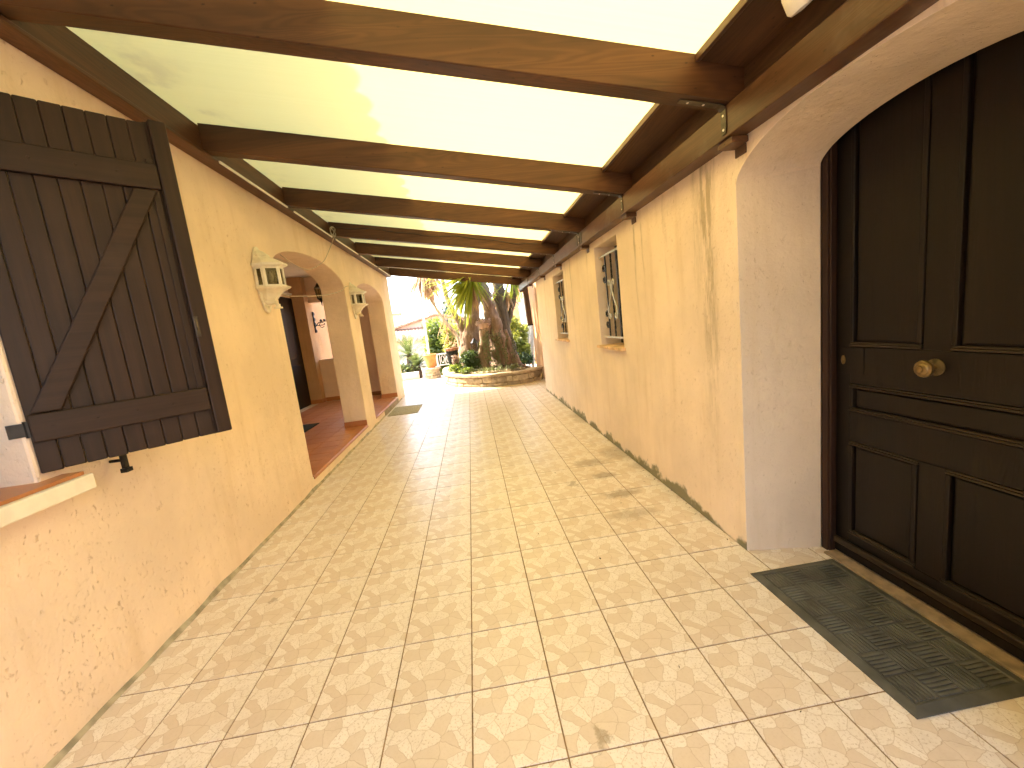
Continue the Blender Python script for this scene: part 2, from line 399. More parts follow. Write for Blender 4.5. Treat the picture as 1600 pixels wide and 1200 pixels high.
def lathe(bm, prof, seg=20, M=None, ang=2*PI):
    rings = []
    for r, z in prof:
        rings.append([bm.verts.new((M or Matrix()) @ Vector((r*math.cos(ang*k/seg), r*math.sin(ang*k/seg), z))) for k in range(seg)])
    for i in range(len(rings)-1):
        for k in range(seg):
            bm.faces.new((rings[i][k], rings[i][(k+1) % seg], rings[i+1][(k+1) % seg], rings[i+1][k]))
    bm.faces.new(rings[0][::-1]); bm.faces.new(rings[-1])
def wall_poly(bm, loops_front, loops_back, xf, xb):
    """a wall in the y-z plane: outline and holes, lofted from x = xf to x = xb"""
    for loops, x in ((loops_front, xf), (loops_back, xb)):
        flat = [p for lp in loops for p in lp]
        vs = [bm.verts.new((x, p[0], p[1])) for p in flat]
        for tri in tessellate_polygon([[Vector((p[0], p[1], 0)) for p in lp] for lp in loops]):
            try: bm.faces.new([vs[i] for i in tri])
            except ValueError: pass
        if x == xf: A = vs
        else: Bv = vs
    k = 0
    for lp in loops_front:
        n = len(lp)
        for i in range(n):
            j = (i+1) % n
            bm.faces.new((A[k+i], A[k+j], Bv[k+j], Bv[k+i]))
        k += n
def arch(y0, y1, zs, rise, e=2.0, pw=.5, n=20):
    c, h = (y0+y1)/2, (y1-y0)/2; out = []
    for k in range(n+1):
        u = -math.cos(PI*k/n); out.append((c+h*u, zs+rise*max(0, 1-abs(u)**e)**pw))
    return out

# ------------------------------------------------------------------ ground
bm = bmesh.new(); NX, NY = 46, 60
xs = [-600, -200, -80, -40] + [-25+i*1.25 for i in range(41)] + [45, 90, 220, 600]
ys = [-300, -60, -20] + [-8+i*1.0 for i in range(70)] + [80, 120, 240, 700]
gv = {}
for i, x in enumerate(xs):
    for j, y in enumerate(ys):
        z = -.08
        if y > 13.4: z -= 2.0*min(1, (y-13.4)/7)**1.2 * (1 if x < 1 else max(.05, 1-(x-1)/3))
        if y > 13: z += .10*noise.noise(Vector((x*.4, y*.4, 0)))
        gv[i, j] = bm.verts.new((x, y, z))
for i in range(len(xs)-1):
    for j in range(len(ys)-1): bm.faces.new((gv[i, j], gv[i+1, j], gv[i+1, j+1], gv[i, j+1]))
tag(obj('ground', bm, M_ground, smooth=True), kind='structure')

# ------------------------------------------------------------------ paved passage: grout bed and tiles
T = .33
bed = B('passage_floor', (-5.2, 2.6, -5.0, 12.9, -.06, -.0035), M_grout); tag(bed, kind='structure')
def tile_verts(bm, uvl, x0, y0, s, top=0.0, th=.012, g=.0031, ch=.0005):
    a, b = x0+g, x0+s-g; c, d = y0+g, y0+s-g; z1 = top
    o = [bm.verts.new(v) for v in ((a, c, z1-th), (b, c, z1-th), (b, d, z1-th), (a, d, z1-th))]
    i = [bm.verts.new(v) for v in ((a, c, z1-ch), (b, c, z1-ch), (b, d, z1-ch), (a, d, z1-ch))]
    t = [bm.verts.new(v) for v in ((a+ch, c+ch, z1), (b-ch, c+ch, z1), (b-ch, d-ch, z1), (a+ch, d-ch, z1))]
    fs = [bm.faces.new(t)]
    for k in range(4):
        l = (k+1) % 4
        fs.append(bm.faces.new((o[k], o[l], i[l], i[k]))); fs.append(bm.faces.new((i[k], i[l], t[l], t[k])))
    for f in fs:
        for lp in f.loops: lp[uvl].uv = ((lp.vert.co.x-x0)/s, (lp.vert.co.y-y0)/s)
bm = bmesh.new(); uvl = bm.loops.layers.uv.new('UVMap'); tile_verts(bm, uvl, 0, 0, T)
me_tile = bpy.data.meshes.new('tile'); bm.to_mesh(me_tile); bm.free(); me_tile.materials.append(M_tile)
bm = bmesh.new(); uvl = bm.loops.layers.uv.new('UVMap')
for j in range(-14, 39):
    for i in range(-15, 8):
        x, y = i*T, j*T
        if x+T < -1.70 and y < 8.6: continue
        if i >= 5 and not (-1 <= j <= 2 or j >= 22): continue
        if i >= 7: continue
        if -3 <= j <= 24 and i >= -5 and i <= 6 and not (j >= 22 and i >= 5):
            o = link('tile', me_tile, None, bed, (x, y, random.uniform(-.0006, .0006)))
            o.rotation_euler = (random.uniform(-.0016, .0016), random.uniform(-.0016, .0016), 0)
        else: tile_verts(bm, uvl, x, y, T, random.uniform(-.0006, .0006))
tag(obj('distant_tiles', bm, M_tile, bed), kind='stuff')

# ------------------------------------------------------------------ house on the left
XL = -1.64
house = thing('arcade_house', 'ochre rendered house on the left with two arches, a porch and a brown shutter', 'house', (XL-.2, 3, 0))
def hp(o):      # parent to the house, keeping the world position
    o.parent = house; o.matrix_parent_inverse = Matrix.Translation(house.location).inverted(); return o
WIN = [(-.60, 1.06), (.60, 1.06), (.60, 2.62), (-.60, 2.62)]
a1 = arch(3.12, 5.46, 2.30, .28); a2 = arch(6.04, 8.28, 2.24, .30)
ZT = 4.15
outline = [(-5, -.05), (8.72, -.05), (8.72, ZT), (-5, ZT)]
h1 = [(3.12, .115), (5.46, .115)] + a1[::-1][0:]
h2 = [(6.04, .115), (8.28, .115)] + a2[::-1][0:]
bm = bmesh.new(); wall_poly(bm, [outline, WIN, h1, h2], [outline, WIN, h1, h2], XL, XL-.36)
hp(obj('wall', bm, M_wall, bevel=.012))
# porch shell
bm = bmesh.new(); box(bm, -3.98, -3.80, 2.0, 8.8, -.05, 3.3); hp(obj('porch_back_wall', bm, M_wall))
bm = bmesh.new(); box(bm, -3.98, -3.50, 8.803, 11.4, -.05, 3.3); hp(obj('porch_side_wall', bm, plaster('toned_down_ochre_plaster', (.60, .38, .21), (.33, .18, .08))))  # darker copy of the house plaster, offsetting the strong light on this wall
bm = bmesh.new(); box(bm, -2.46, -2.002, 9.0, 9.25, -.05, 3.3); hp(obj('porch_end_wall', bm, M_wall, bevel=.012))
bm = bmesh.new(); box(bm, -2.002, -1.643, 8.723, 9.248, -.05, 3.3); hp(obj('corner_pier', bm, M_wall, bevel=.012))
bm = bmesh.new(); box(bm, -3.497, -2.463, 9.01, 9.24, -.05, 1.15); hp(obj('parapet', bm, M_wall, bevel=.01))
bm = bmesh.new(); box(bm, -3.497, -2.463, 9.01, 9.24, 2.50, 3.3); hp(obj('lintel', bm, M_wall))
bm = bmesh.new(); box(bm, -3.797, -2.003, 2.0, 2.2, -.05, 3.3); hp(obj('porch_near_wall', bm, M_wall))
hp(B('porch_ceiling', (-3.797, -2.003, 2.203, 8.99, 3.08, 3.28), M_ceil))
# roof with barrel tiles; its eave shades the canopy
roof_bm = bmesh.new(); prev = None; pitch = .27
ncol = int(15.4/pitch*8)
rows = [(-1.25, 4.17), (-1.27, 4.19), (-2.2, 4.52), (-3.2, 4.87), (-4.4, 5.29)]
for k in range(ncol+1):
    y = -5.2+k*pitch/8
    hgt = .085*abs(math.cos(PI*y/pitch))
    fl = .012*noise.noise(Vector((0, math.floor(y/pitch+.5)*3.7, 0)))*4
    cur = [roof_bm.verts.new((x-(fl if r < 2 else 0), y, z+hgt+fl*.4)) for r, (x, z) in enumerate(rows)]
    if prev:
        for r in range(len(rows)-1): roof_bm.faces.new((prev[r], cur[r], cur[r+1], prev[r+1]))
    prev = cur
roof = hp(obj('roof', roof_bm, M_roof, smooth=True))
sm = roof.modifiers.new('thick', 'SOLIDIFY'); sm.thickness = .03
hp(B('roof_soffit', (-4.4, -1.30, -5.1, 10.15, 4.10, 4.16), M_sill))
# porch floor, nosing, skirting
pf = hp(B('porch_floor', (-3.797, XL-.001, 2.203, 9.008, -.05, .128), M_pale_joint))
bm = bmesh.new(); uvl = bm.loops.layers.uv.new('UVMap'); tile_verts(bm, uvl, 0, 0, .30, 0, .012, .004, .0015)
me_t2 = bpy.data.meshes.new('terracotta_tile'); bm.to_mesh(me_t2); bm.free(); me_t2.materials.append(M_terra)
for i in range(7):
    for j in range(22):
        x, y = -1.76-.30*(i+1), 2.24+.30*j
        if x < -3.80 or y+.3 > 9.0: continue
        o = link('floor_tile', me_t2, None, pf, (x, y, .138)); 
bm = bmesh.new(); box(bm, -.0, .125, .003, .297, -.035, 0)
bmesh.ops.bevel(bm, geom=[e for e in bm.edges if all(v.co.x > .1 for v in e.verts) and all(v.co.z > -.01 for v in e.verts)], offset=.012, segments=3, affect='EDGES')
me_n = bpy.data.meshes.new('nosing_tile'); bm.to_mesh(me_n); bm.free(); me_n.materials.append(M_terra)
for (ya, yb) in ((3.13, 5.45), (6.05, 8.27)):
    k = 0
    while ya+k*.29+.29 <= yb+.02:
        link('nosing_tile', me_n, None, pf, (-1.757, ya+k*.29, .140)); k += 1
def skirt(x0, x1, y0, y1): hp(B('skirting_tile', (x0, x1, y0, y1, .130, .225), M_terra))
skirt(-2.0, -1.645, 5.448, 5.4597); skirt(-2.0, -1.645, 8.268, 8.2797); skirt(-2.46, -2.012, 8.986, 8.998)
skirt(-3.795, -3.50, 8.788, 8.800); skirt(-3.498, -3.486, 8.803, 9.0); skirt(-3.48, -2.47, 8.996, 9.008)
# stone facing on the step below the second arch
bm = bmesh.new(); box(bm, XL, XL+.008, 6.75, 8.25, .0, .10); hp(obj('step_facing', bm, M_stone[1]))
# mortar fillet along the foot of the wall
bm = bmesh.new(); prevs = None
for k in range(140):
    y = -4.9+k*.098; a = .010+.012*max(0, noise.noise(Vector((y*2.3, 1, 0)))+.5); b_ = .018+.022*max(0, noise.noise(Vector((y*3.1, 5, 0)))+.4)
    cur = [bm.verts.new((XL-.002, y, b_)), bm.verts.new((XL+a*.4, y, b_*.55)), bm.verts.new((XL+a, y, -.002))]
    if prevs:
        for q in range(2): bm.faces.new((prevs[q], cur[q], cur[q+1], prevs[q+1]))
    prevs = cur
hp(obj('mortar_fillet', bm, M_mortar, smooth=True))
# window at the left edge with its sill
hp(B('window_sill', (XL-.36, XL+.11, -.72, .715, .985, 1.052), M_sill, bevel=.006))
hp(B('sill_tile', (XL-.30, XL+.085, -.70, .70, 1.0535, 1.068), M_terra))
wf = hp(B('window', (XL-.20, XL-.16, -.597, .597, 1.07, 2.617), M_frame_red))
o = B('pane', (XL-.158, XL-.150, -.50, -.04, 1.17, 2.5), M_pane, wf); o = B('pane', (XL-.158, XL-.150, .04, .50, 1.17, 2.5), M_pane, wf)
# shutter: swung half open on its hinges
HX, HY = -1.632, .612
ang = math.atan2(1.070-HY, -1.144-HX); SW = math.hypot(1.070-HY, -1.144-HX); SH = 1.505
sh = hp(bpy.data.objects.new('shutter', None)); C.objects.link(sh); sh.location = (0, 0, 0)
sh.matrix_parent_inverse = Matrix.Identity(4); sh.location = Vector((HX, HY, 1.10)) - house.location; sh.rotation_euler = (0, 0, ang)
tag(sh, 'brown painted board shutter with two rails and a diagonal brace, half open')
NP = 9; stile = .085; pw = (SW-stile+.02)/NP
for k in range(NP):
    bm = bmesh.new(); x0 = k*pw; g = .0003
    box(bm, x0+g, x0+pw-g, .0, .024, 0+random.uniform(-.002, .002), SH-.006)
    obj('plank', bm, M_sh_v, sh, bevel=.0055)
B('plank', (SW-stile+.006, SW, .0015, .024, .0, SH), M_sh_v, sh, bevel=.006)
B('stile', (SW-.062, SW+.004, -.030, -.001, .004, SH+.004), M_sh_v, sh, bevel=.008)
B('stile', (SW-.098, SW-.070, -.010, -.001, .165, 1.335), M_sh_v, sh, bevel=.003)
B('rail', (.004, SW-.064, -.026, -.0005, .13, .245), M_sh_h, sh, bevel=.007)
B('rail', (.004, SW-.064, -.026, -.0005, 1.195, 1.31), M_sh_h, sh, bevel=.007)
bm = bmesh.new()      # the brace, a parallelogram between the rails
pts = [(.015, .248), (.105, .248), (SW-.080, 1.192), (SW-.165, 1.192)]
f = [bm.verts.new((x, -.025, z)) for x, z in pts]; b2 = [bm.verts.new((x, -.0006, z)) for x, z in pts]
bm.faces.new(f); bm.faces.new(b2[::-1])
for k in range(4): bm.faces.new((f[k], f[(k+1) % 4], b2[(k+1) % 4], b2[k]))
obj('brace', bm, M_sh_h, sh, bevel=.006)
la = B('latch', (SW-.058, SW-.040, -.0345, -.0305, .50, .60), M_brk, sh, bevel=.003)
bm = bmesh.new(); tube(bm, [(SW-.049, -.036, .53), (SW-.049, -.044, .545), (SW-.049, -.044, .57), (SW-.049, -.036, .585)], .004, 6); obj('latch_handle', bm, M_brass_d, la)
for hz in (.16, 1.25):
    bm = bmesh.new(); box(bm, -.055, .004, -.004, .014, hz, hz+.055); lathe(bm, [(.011, hz-.006), (.011, hz+.061)], 10)
    obj('hinge', bm, M_iron, sh)
for (x, z) in [(.07, .19), (.2, .19), (.33, .19), (.46, .19), (.07, 1.255), (.2, 1.255), (.33, 1.255), (.46, 1.255)]:
    bm = bmesh.new(); lathe(bm, [(.006, 0), (.005, .0018)], 8, Matrix.Translation((x, -.0262, z)) @ Matrix.Rotation(PI/2, 4, 'X')); obj('screw', bm, M_sh_h, sh)
# iron catch on the wall under the shutter
bm = bmesh.new(); tube(bm, [(XL+.0, .93, 1.045), (XL+.06, .93, 1.045), (XL+.065, .93, 1.02)], .008, 8); box(bm, XL+.055, XL+.072, .918, .942, .985, 1.085)
box(bm, XL+.05, XL+.08, .912, .948, .985, 1.005); tag(obj('shutter_stop', bm, M_iron), 'small black iron shutter catch fixed to the wall below the shutter', 'catch')
# porch door and light
pd = hp(B('porch_door', (-3.799, -3.765, 7.82, 8.798, .13, 2.62), M_door)); tag(pd, 'dark brown door at the back of the porch')
for z0, z1 in ((.3, 1.1), (1.25, 2.45)): B('panel', (-3.764, -3.756, 7.98, 8.64, z0, z1), M_door, pd, bevel=.004)
lt = thing('strip_light', 'white tubular strip light above the dark porch door', 'light', (-3.76, 8.2, 2.71))
bm = bmesh.new(); tube(bm, [(.03, -.55, 0), (.03, .55, 0)], .016, 10); obj('tube', bm, M_white, lt, True)
B('holder', (-.04, .012, -.6, .6, -.015, .03), M_sill, lt)

# ------------------------------------------------------------------ building on the right
XR = 1.65
bld = thing('ochre_building', 'stained ochre rendered building on the right with arched entrance and two barred windows', 'house', (XR+.2, 3, 0))
def bp_(o):
    o.parent = bld; o.matrix_parent_inverse = Matrix.Translation(bld.location).inverted(); return o
dc = .33
def door_loop(hw, zs, rise, e, p, wide=1.0): 
    a = arch(dc-hw, dc+hw, zs, rise, e, p, 24); a = [(y if y > dc else dc+(y-dc)*wide, z) for y, z in a]
    return [(dc-hw*wide, -.05), (dc-hw*wide, zs*.5)] + a + [(dc+hw, zs*.5), (dc+hw, -.05)]
dof, dob = door_loop(.598, 2.07, .192, 2.2, .6, 1.3), door_loop(.512, 2.10, .142, 2.0, .55)
W1 = [(2.66, 1.125), (3.35, 1.125), (3.35, 2.20), (2.66, 2.20)]
W2 = [(4.88, 1.14), (5.62, 1.14), (5.62, 2.17), (4.88, 2.17)]
ZR = 2.50
out_f = [(-5, -.05)] + dof + [(7.31, -.05), (7.31, ZR), (-5, ZR)]
out_b = [(-5, -.05)] + dob + [(7.31, -.05), (7.31, ZR), (-5, ZR)]
bm = bmesh.new(); wall_poly(bm, [out_f, W1, W2], [out_b, W1, W2], XR, XR+.40)
wr = bp_(obj('wall', bm, M_wall_r, bevel=.012))
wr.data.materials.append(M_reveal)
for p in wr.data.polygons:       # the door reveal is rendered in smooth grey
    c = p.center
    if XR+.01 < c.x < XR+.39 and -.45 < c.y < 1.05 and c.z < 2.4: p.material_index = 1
bp_(B('light_stop_wall', (XR+.52, XR+.62, -5, 7.295, -.05, 2.835), M_wall)); bp_(B('wall_top', (XR+.05, XR+.515, -5, 7.295, ZR+.002, 2.835), M_wall)); bp_(B('end_wall', (XR+.402, XR+.518, 7.15, 7.295, -.05, ZR), M_wall))  # unseen backing added behind wall and door to stop light leaking through
bp_(B('roof_slab', (XR+.02, XR+4, -5, 7.4, 2.84, 2.98), M_sill))
bp_(B('wall_extension', (1.92, 2.30, 8.0, 10.1, -.05, 2.75), plaster('pinkish_ochre_plaster', (.70, .43, .24), (.42, .22, .1), (), False, .8), bevel=.012))
bp_(B('return_wall', (2.053, 2.4, 7.3, 7.99, -.05, 2.75), M_wall))
# front door
M_thresh = plain('worn_threshold', (.26, .19, .12), .8, 0, .3, .3, 14)
dx = 2.09
fd = bpy.data.objects.new('front_door', None); C.objects.link(fd); bp_(fd); fd.matrix_parent_inverse = Matrix.Identity(4)
fd.location = Vector((dx, dc, .0)) - bld.location
tag(fd, 'dark brown panelled wooden door with round brass knob under an arch')
Dk = lambda nm, x0, x1, y0, y1, z0, z1, mt, bv=0, par=None: B(nm, (x0, x1, y0, y1, z0, z1), mt, par or fd, bv)
Dk('leaf', .030, .055, -.48, .48, .05, 2.32, M_door)
L0, L1 = -.475, .478        # leaf edges relative to centre
Dk('stile', .012, .0295, .392, .470, .055, 2.32, M_door, .003); Dk('stile', .012, .0295, -.470, -.392, .055, 2.32, M_door, .003)
for z0, z1 in ((.055, .145), (.675, .835), (.985, 1.175)): Dk('rail', .012, .0295, -.3915, .3915, z0, z1, M_door, .003)
Dk('mullion', .012, .0295, -.0525, .0525, .1455, .6745, M_door, .003); Dk('mullion', .012, .0295, -.0525, .0525, 1.1755, 2.32, M_door, .003)
def panel(y0, y1, z0, z1, top=True):
    p = Dk('panel', .018, .0298, y0+.03, y1-.03, z0+.03, z1-.03, M_door, .006)
    t = .022
    for (a, b, c, d, nm) in ((y0+.002, y1-.002, z0+.002, z0+t, 'sill'), (y0+.002, y1-.002, z1-t, z1-.002, 'head')):
        bm = bmesh.new()      # an ogee strip with a top fillet
        for (xa, za, zb) in ((.004, c, c+(d-c)*.55), (.009, c+(d-c)*.55, d)):
            box(bm, xa, .0297, a, b, za+.0004, zb-.0004)
        obj('moulding', bm, M_mould, p, bevel=.003)
    for a, b in ((y0+.002, y0+t), (y1-t, y1-.002)):
        bm = bmesh.new(); box(bm, .006, .0297, a, b, z0+t+.001, z1-t-.001); obj('moulding', bm, M_door, p, bevel=.004)
panel(.0525, .3915, .1455, .6745); panel(-.3915, -.0525, .1455, .6745)
panel(-.3915, .3915, .8355, .9845)
panel(.0525, .3915, 1.1755, 2.30); panel(-.3915, -.0525, 1.1755, 2.30)
Dk('weatherboard', -.012, .0115, -.47, .47, .062, .098, M_mould, .008)
Dk('kick_rail', .0, .0115, -.47, .47, .012, .055, M_door, .002)
Dk('jamb', -.038, .03, .473, .512, .0, 2.34, M_frame_red, .004); Dk('jamb', -.038, .03, -.512, -.473, .0, 2.34, M_frame_red, .004)
Dk('jamb', -.030, .0, .460, .4725, .0, 2.34, M_frame_red, .004)
Dk('threshold', -.075, -.002, -.50, .459, -.004, .011, M_thresh, .003)
RX = Matrix.Rotation(-PI/2, 4, 'Y')
kz = 1.105
bm = bmesh.new(); lathe(bm, [(.036, .0), (.036, .004), (.030, .007), (.014, .009)], 24, Matrix.Translation((.012, .0, kz)) @ RX); rose = obj('knob_rose', bm, M_brass_d, fd, True)
bm = bmesh.new(); lathe(bm, [(.011, .008), (.011, .035), (.024, .040), (.034, .048), (.037, .056), (.035, .063), (.028, .066), (.026, .070), (.022, .073), (.014, .075), (.012, .079), (.006, .081)], 24, Matrix.Translation((.012, .0, kz)) @ RX)
obj('knob', bm, M_brass, rose, True, sharp=30)
lp = Dk('lock_plate', .0085, .0115, .315, .455, 1.035, 1.17, M_door, .001)
bm = bmesh.new(); lathe(bm, [(.012, 0), (.012, .003), (.008, .006), (.003, .007)], 18, Matrix.Translation((.0084, .425, 1.105)) @ RX @ Matrix.Diagonal((2.0, 1, 1, 1))); obj('keyhole_cover', bm, M_brass, lp, True)
# barred windows
def spiral(cx, cz, r, a0, turns, sgn, n=14):
    return [(cx+r*(1-.78*k/n)*math.cos(a0+sgn*turns*2*PI*k/n), cz+r*(1-.78*k/n)*math.sin(a0+sgn*turns*2*PI*k/n)) for k in range(n+1)]
def window(y0, y1, z0, z1, glaz):
    yc = (y0+y1)/2
    s = bp_(B('window_sill', (XR-.045, XR+.22, y0-.04, y1+.035, z0-.022, z0+.006), M_terra_sill, bevel=.004))
    f = bp_(B('window', (XR+.235, XR+.30, y0+.001, y1-.001, z0+.007, z1-.001), M_door))
    for a, b in ((y0+.05, yc-.02), (yc+.02, y1-.05)): B('pane', (XR+.229, XR+.2345, a, b, z0+.06, z1-.06), M_pane, f)
    g = bpy.data.objects.new('window_grille', None); C.objects.link(g); bp_(g); g.matrix_parent_inverse = Matrix.Identity(4)
    g.location = Vector((XR+.055, yc, z0)) - bld.location
    H = z1-z0; hw = (y1-y0)/2
    for zz in (.095, H-.11):
        bm = bmesh.new(); box(bm, -.010, .010, -hw, hw, zz-.009, zz+.009); obj('cross_bar', bm, M_iron_w, g)
    for k, yy in enumerate((-.17, .17)):
        bm = bmesh.new(); box(bm, -.007, .007, yy-.007, yy+.007, .105, H-.12); obj('bar', bm, M_iron, g)
    bm = bmesh.new(); pts = []       # twisted middle bar
    rings = 46; prev = None
    for k in range(rings+1):
        z = .105+(H-.225)*k/rings; a = k*.55
        cur = [bm.verts.new((.010*math.cos(a+q*PI/2), .010*math.sin(a+q*PI/2), z)) for q in range(4)]
        if prev:
            for q in range(4): bm.faces.new((prev[q], prev[(q+1) % 4], cur[(q+1) % 4], cur[q]))
        prev = cur
    obj('twisted_bar', bm, M_iron, g)
    zc = H*.46
    for sgn in (-1, 1):               # the lyre in the middle: long S scrolls crossing below the top curls
        c = [(sgn*.055, zc+.15)]
        top = spiral(sgn*.066, zc+.165, .040, PI*(1 if sgn > 0 else 0), .9, -sgn)
        mid = [(sgn*.012, zc+.10), (sgn*.02, zc+.06), (sgn*.075, zc-.03), (sgn*.125, zc-.10), (sgn*.125, zc-.15)]
        bot = spiral(sgn*.085, zc-.165, .042, 0 if sgn > 0 else PI, .95, -sgn)
        pts = [(-.012, y, z) for y, z in (top[::-1] + mid + bot)]
        bm = bmesh.new(); tube(bm, smooth_path(pts, 3), .0095, 7); obj('scroll', bm, M_iron_w, g, True)
    for sy in (-1, 1):
        for zz in (H*.27, H*.72):
            for up in (1, -1):
                y1_ = sy*(.17+.056)
                pts = [(0, y, z) for y, z in spiral(y1_, zz+up*.052, .045, PI if sy > 0 else 0, .95, -up*sy)]
                bm = bmesh.new(); tube(bm, smooth_path(pts, 2), .0105, 6); obj('scroll', bm, M_iron, g, True)
    return s
M_terra_sill = plain('ochre_painted_sill', (.66, .43, .25), .8, 0, .3, .25, 10)
window(2.66, 3.35, 1.125, 2.20, 0); window(4.88, 5.62, 1.14, 2.17, 1)
tag(B('window_latch_box', (XR+.03, XR+.14, 4.96, 5.06, 1.147, 1.19), M_white_dirty, bevel=.01), 'small pale box on the sill of the farther barred window', 'box')

# ------------------------------------------------------------------ pergola roof
perg = thing('pergola_canopy', 'brown timber lean-to canopy with opal sheets spanning the passage', 'canopy', (0, 4, 0))
def pp(o):
    o.parent = perg; o.matrix_parent_inverse = Matrix.Translation(perg.location).inverted(); return o
SL = .177
zb = lambda x: 2.962 - SL*(x+1.55)
zs = lambda x: zb(x)+.185
RY = [-1.90, -.55, .80, 2.15, 3.475, 4.87, 6.19, 7.63, 9.14]
RW = .10
def rafter(y0, k):
    bm = bmesh.new(); st = [(-1.548, 0), (-1.38, 0), (-1.33, .005), (1.16, .005), (1.21, 0), (1.655, 0)]
    sag = 0
    rings = []
    for x, c in st:
        z0, z1 = zb(x), zs(x)-.004; c = max(c, .0012)
        rings.append([bm.verts.new(Vector((x, yy, zz))-Vector((0, y0, 2.7))) for yy, zz in ((y0, z1), (y0, z0+c), (y0+c, z0), (y0+RW-c, z0), (y0+RW, z0+c), (y0+RW, z1))])
    for a, b in zip(rings, rings[1:]):
        for i in range(6): bm.faces.new((a[i], a[(i+1) % 6], b[(i+1) % 6], b[i]))
    bm.faces.new(rings[0]); bm.faces.new(rings[-1][::-1])
    o = obj('rafter', bm, M_rafter); o.location = (0, y0, 2.7); pp(o)
for k, y in enumerate(RY): rafter(y, k)
def centred(name, dims, mat, bevel=0, par=None):
    x0, x1, y0, y1, z0, z1 = dims; c = Vector(((x0+x1)/2, (y0+y1)/2, (z0+z1)/2))
    bm = bmesh.new(); box(bm, x0-c.x, x1-c.x, y0-c.y, y1-c.y, z0-c.z, z1-c.z); o = obj(name, bm, mat, bevel=bevel); o.location = c
    return pp(o)
centred('ledger', (XL+.001, -1.55, -2.0, 9.26, 2.951, 3.13), M_ledge, .004)
centred('ledger_moulding', (XL+.001, -1.528, -2.0, 9.26, 2.925, 2.9495), M_ledge, .006)
for a, b in ((-2.0, 3.52), (3.524, 6.235), (6.239, 9.27)):
    centred('wall_beam', (1.545, XR-.001, a, b, 2.268, 2.412), M_beam, .005)
centred('blocking_board', (1.618, 1.642, -1.98, 9.2, 2.414, 2.60), M_deck)
for a, b in zip(RY, RY[1:]):
    bm = bmesh.new()
    v = [bm.verts.new(p) for p in ((1.40, a+RW+.002, zs(1.40)-.032), (1.40, b-.002, zs(1.40)-.032), (1.66, b-.002, zs(1.66)-.032), (1.66, a+RW+.002, zs(1.66)-.032))]
    u_ = [bm.verts.new((q.co.x, q.co.y, q.co.z+.028)) for q in v]
    bm.faces.new(v); bm.faces.new(u_[::-1])
    for i in range(4): bm.faces.new((v[i], v[(i+1) % 4], u_[(i+1) % 4], u_[i]))
    cc = Vector((1.53, (a+b)/2, 2.6)); bmesh.ops.translate(bm, verts=bm.verts[:], vec=-cc)
    o = obj('deck_board', bm, M_deck); o.location = cc; pp(o)
    centred('edge_lath', (1.378, 1.3985, a+RW+.002, b-.002, zs(1.38)-.040, zs(1.38)-.006), M_beam, .002)
for a, b in zip([-1.97]+RY, RY+[9.30]):
    y0_, y1_ = (a+RW/2+.002 if a > -1.95 else a), (b+RW/2-.002 if b < 9.28 else b)
    bm = bmesh.new(); v = [bm.verts.new(p) for p in ((-1.639, y0_, zs(-1.639)), (1.72, y0_, zs(1.72)), (1.72, y1_, zs(1.72)), (-1.639, y1_, zs(-1.639)))]
    bm.faces.new(v); o = pp(obj('roof_sheet', bm, M_sheet))
# brackets
def bracket(y, xbeam=1.545):
    w_ = .021; bm = bmesh.new(); t = .005
    prof = [(1.315, zb(1.315)-.001), (1.515, zb(1.515)-.001), (1.533, zb(1.53)-.004), (1.5445, zb(1.5445)-.018), (1.5445, 2.285)]
    inn = [(1.315, zb(1.315)-.001-t), (1.512, zb(1.512)-.001-t), (1.527, zb(1.527)-.009), (1.5445-t, zb(1.54)-.022), (1.5445-t, 2.285)]
    A = [[bm.verts.new((x, y+s*w_*(1 if 0 < i < 4 else .8), z)) for i, (x, z) in enumerate(pr)] for pr in (prof, inn) for s in (-1, 1)]
    o1, o2, i1, i2 = A
    for k in range(4):
        bm.faces.new((o1[k], o1[k+1], o2[k+1], o2[k])); bm.faces.new((i1[k], i2[k], i2[k+1], i1[k+1]))
        bm.faces.new((o1[k], i1[k], i1[k+1], o1[k+1])); bm.faces.new((o2[k], o2[k+1], i2[k+1], i2[k]))
    bm.faces.new((o1[0], o2[0], i2[0], i1[0])); bm.faces.new((o1[4], i1[4], i2[4], o2[4]))
    br = pp(obj('bracket', bm, M_brk))
    for (x, z, ver) in ((1.36, 0, 0), (1.44, 0, 0), (0, 2.37, 1), (0, 2.305, 1)):
        bm = bmesh.new()
        if ver: lathe(bm, [(.0065, 0), (.005, .003)], 8, Matrix.Translation((1.5392, y, z)) @ RX)
        else: lathe(bm, [(.0065, 0), (.005, .003)], 8, Matrix.Translation((x, y, zb(x)-.0064)) @ Matrix.Rotation(PI, 4, 'X'))
        obj('screw', bm, M_screw, br)
for y in RY: bracket(y+.05)
for yy in (3.44, 3.62):
    pp(B('joint_plate', (1.5395, 1.5446, yy-.022, yy+.022, 2.285, 2.40), M_brk))
for y in RY:
    c_ = centred('cleat', (1.560, XR-.001, y+.02, y+.13, 2.236, 2.266), M_beam, .003)
    bm = bmesh.new(); box(bm, XR-.010, XR-.0015, y+.035, y+.115, 2.19, 2.235); pp(obj('cleat_plate', bm, M_beam, bevel=.002))
# the post end hanging from the far corner of the canopy
bm = bmesh.new(); box(bm, -.06, .06, -.06, .06, -1.0, .0); o = obj('corner_post', bm, M_post, bevel=.006); o.location = (1.70, 9.20, 2.40); o.rotation_euler = (0, -.03, 0); pp(o)
B('post_shoe', (-.07, .075, -.07, .07, -1.02, -.99), M_iron, o)
